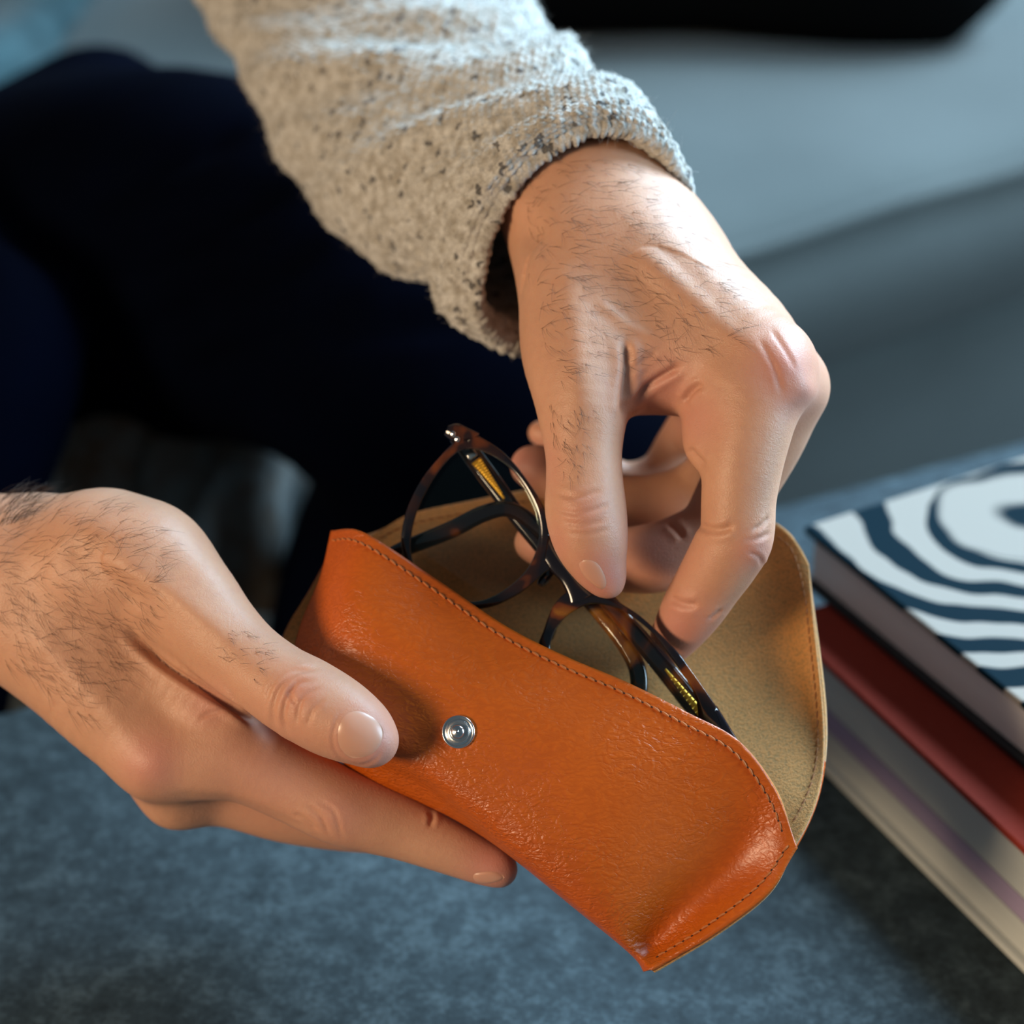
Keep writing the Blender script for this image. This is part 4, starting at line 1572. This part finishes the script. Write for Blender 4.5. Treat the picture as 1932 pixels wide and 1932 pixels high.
# broad folds of the sleeve + knit relief
TH, SU = np.meshgrid(th_, su)
dist = rim_at - SU
fold = 0.0025 * np.exp(-((dist - 0.045) / 0.012) ** 2) * np.sin(TH * 2 * math.pi * 3 + 1.0)
fold += 0.0022 * np.sin(dist * 95 + 3.0 * np.sin(TH * 6.28 * 2) + 1.5) * np.clip(dist / 0.05, 0, 1) * (0.5 + 0.5 * np.sin(TH * 6.28 + 0.6))
fold += 0.0010 * np.sin(dist * 190 + 4 * np.sin(TH * 6.28 + 2)) * np.clip(dist / 0.04, 0, 1)
jit = rng.normal(0, 1, (140, 260))
NC = 96
row_h = 0.0033
rowi = np.floor(SU / row_h)
rf = SU / row_h - rowi
colf = TH * NC + 0.5 * (rowi % 2)
cf = colf - np.floor(colf)
jj = jit[(rowi % 140).astype(int), (np.floor(colf) % NC).astype(int)]
knit = np.maximum(1 - ((cf - 0.5) / 0.5) ** 2, 0) * np.maximum(1 - ((rf - 0.5) / 0.55) ** 2, 0)
knit = knit ** 0.6 * (1.0 + 0.35 * jj)
S = S + SN * (fold + 0.0011 * knit)[..., None]
V = S.reshape(-1, 3)
sl = quads_mesh('sweater_sleeve', V, grid_faces(NL, NA, close_v=True) if sgn < 0 else grid_faces(NL, NA, close_v=True)[:, ::-1])
sleeve = link_mesh('sweater_sleeve', sl, M['wool'], person)
# wool fuzz standing off the knit
fz = MB()
for q in range(9000):
    i, j = rng.integers(60, NL - 40), rng.integers(0, NA)
    p0, nn = S[i, j], SN[i, j]
    if nn @ (CAM - p0) < -0.02:
        continue
    d = nn * 0.6 + rng.normal(0, 0.6, 3)
    d /= np.linalg.norm(d)
    e = rng.normal(0, 0.5, 3)
    ln = 0.0016 + rng.random() * 0.0022
    f = np.linspace(0, 1, 4)[:, None]
    fz.add(*tube_verts(p0 - nn * 0.0003 + d * f * ln + e * f * f * ln * 0.6, 0.00005 * np.array([1, .9, .7, .3]), 3, caps=False))
fo = fz.build('wool_fuzz', M['wool'], sleeve)
fo['kind'] = 'stuff'

# ------------------------------------------------------------------ trousers
TR = [
    # far thigh (left leg) from the hip to the knee, then the shin
    ([(-160, 640, 470, 370), (40, 545, 430, 368), (330, 482, 350, 352), (640, 560, 300, 322), (880, 720, 302, 335), (980, 800, 322, 318)], 20),
    ([(980, 820, 324, 312), (905, 930, 358, 296), (815, 1090, 385, 278), (710, 1320, 395, 230)], 20),
    ([(120, 260, 460, 110), (195, 205, 445, 118), (250, 280, 430, 120)], 40),
    # near thigh (right leg) at the left edge
    ([(-560, 360, 380, 380), (-340, 540, 300, 340), (-170, 660, 255, 262), (-100, 690, 240, 235)], 20),
    ([(-110, 700, 240, 235), (-140, 1000, 240, 210), (-160, 1300, 250, 180)], 20),
]
L = [(limb(c[0], spl=6), c[1] / 1000) for c in TR]
lo = np.min([(P - R[:, None]).min(0) for (P, R), _ in L], 0) - 0.01
hi = np.max([(P + R[:, None]).max(0) for (P, R), _ in L], 0) + 0.01
Fd = Field(lo, hi, 0.0048)
Fd.d[:] = 0.3
for (P, R), k in L:
    Fd.chain(P, R, k)
V, Q = Fd.mesh()
V = smooth_mesh(V, Q, 3)
Vw = to_w(V)
Nn = vert_normals(Vw, Q)
if (Nn * (Vw - Vw.mean(0))).sum() < 0:
    Q = Q[:, ::-1]
    Nn = -Nn
px = to_px(Vw)
w = np.zeros(len(Vw))
for (x0, y0, x1, y1, dp) in ((150, 520, 560, 350, 7), (240, 640, 620, 460, 6), (330, 720, 700, 560, 4), (560, 640, 900, 600, 4), (120, 400, 480, 230, 5)):
    d, t = seg_dist(px[:, :2], np.array([(x0, y0), (x1, y1)], float))
    w -= dp / 1000 * np.exp(-(d / 26) ** 2) * np.clip(np.minimum(t, 1 - t) * 5, 0, 1)
Vw = Vw + Nn * w[:, None]
tme = quads_mesh('trousers', Vw, Q)
link_mesh('trousers', tme, M['trousers'], person)
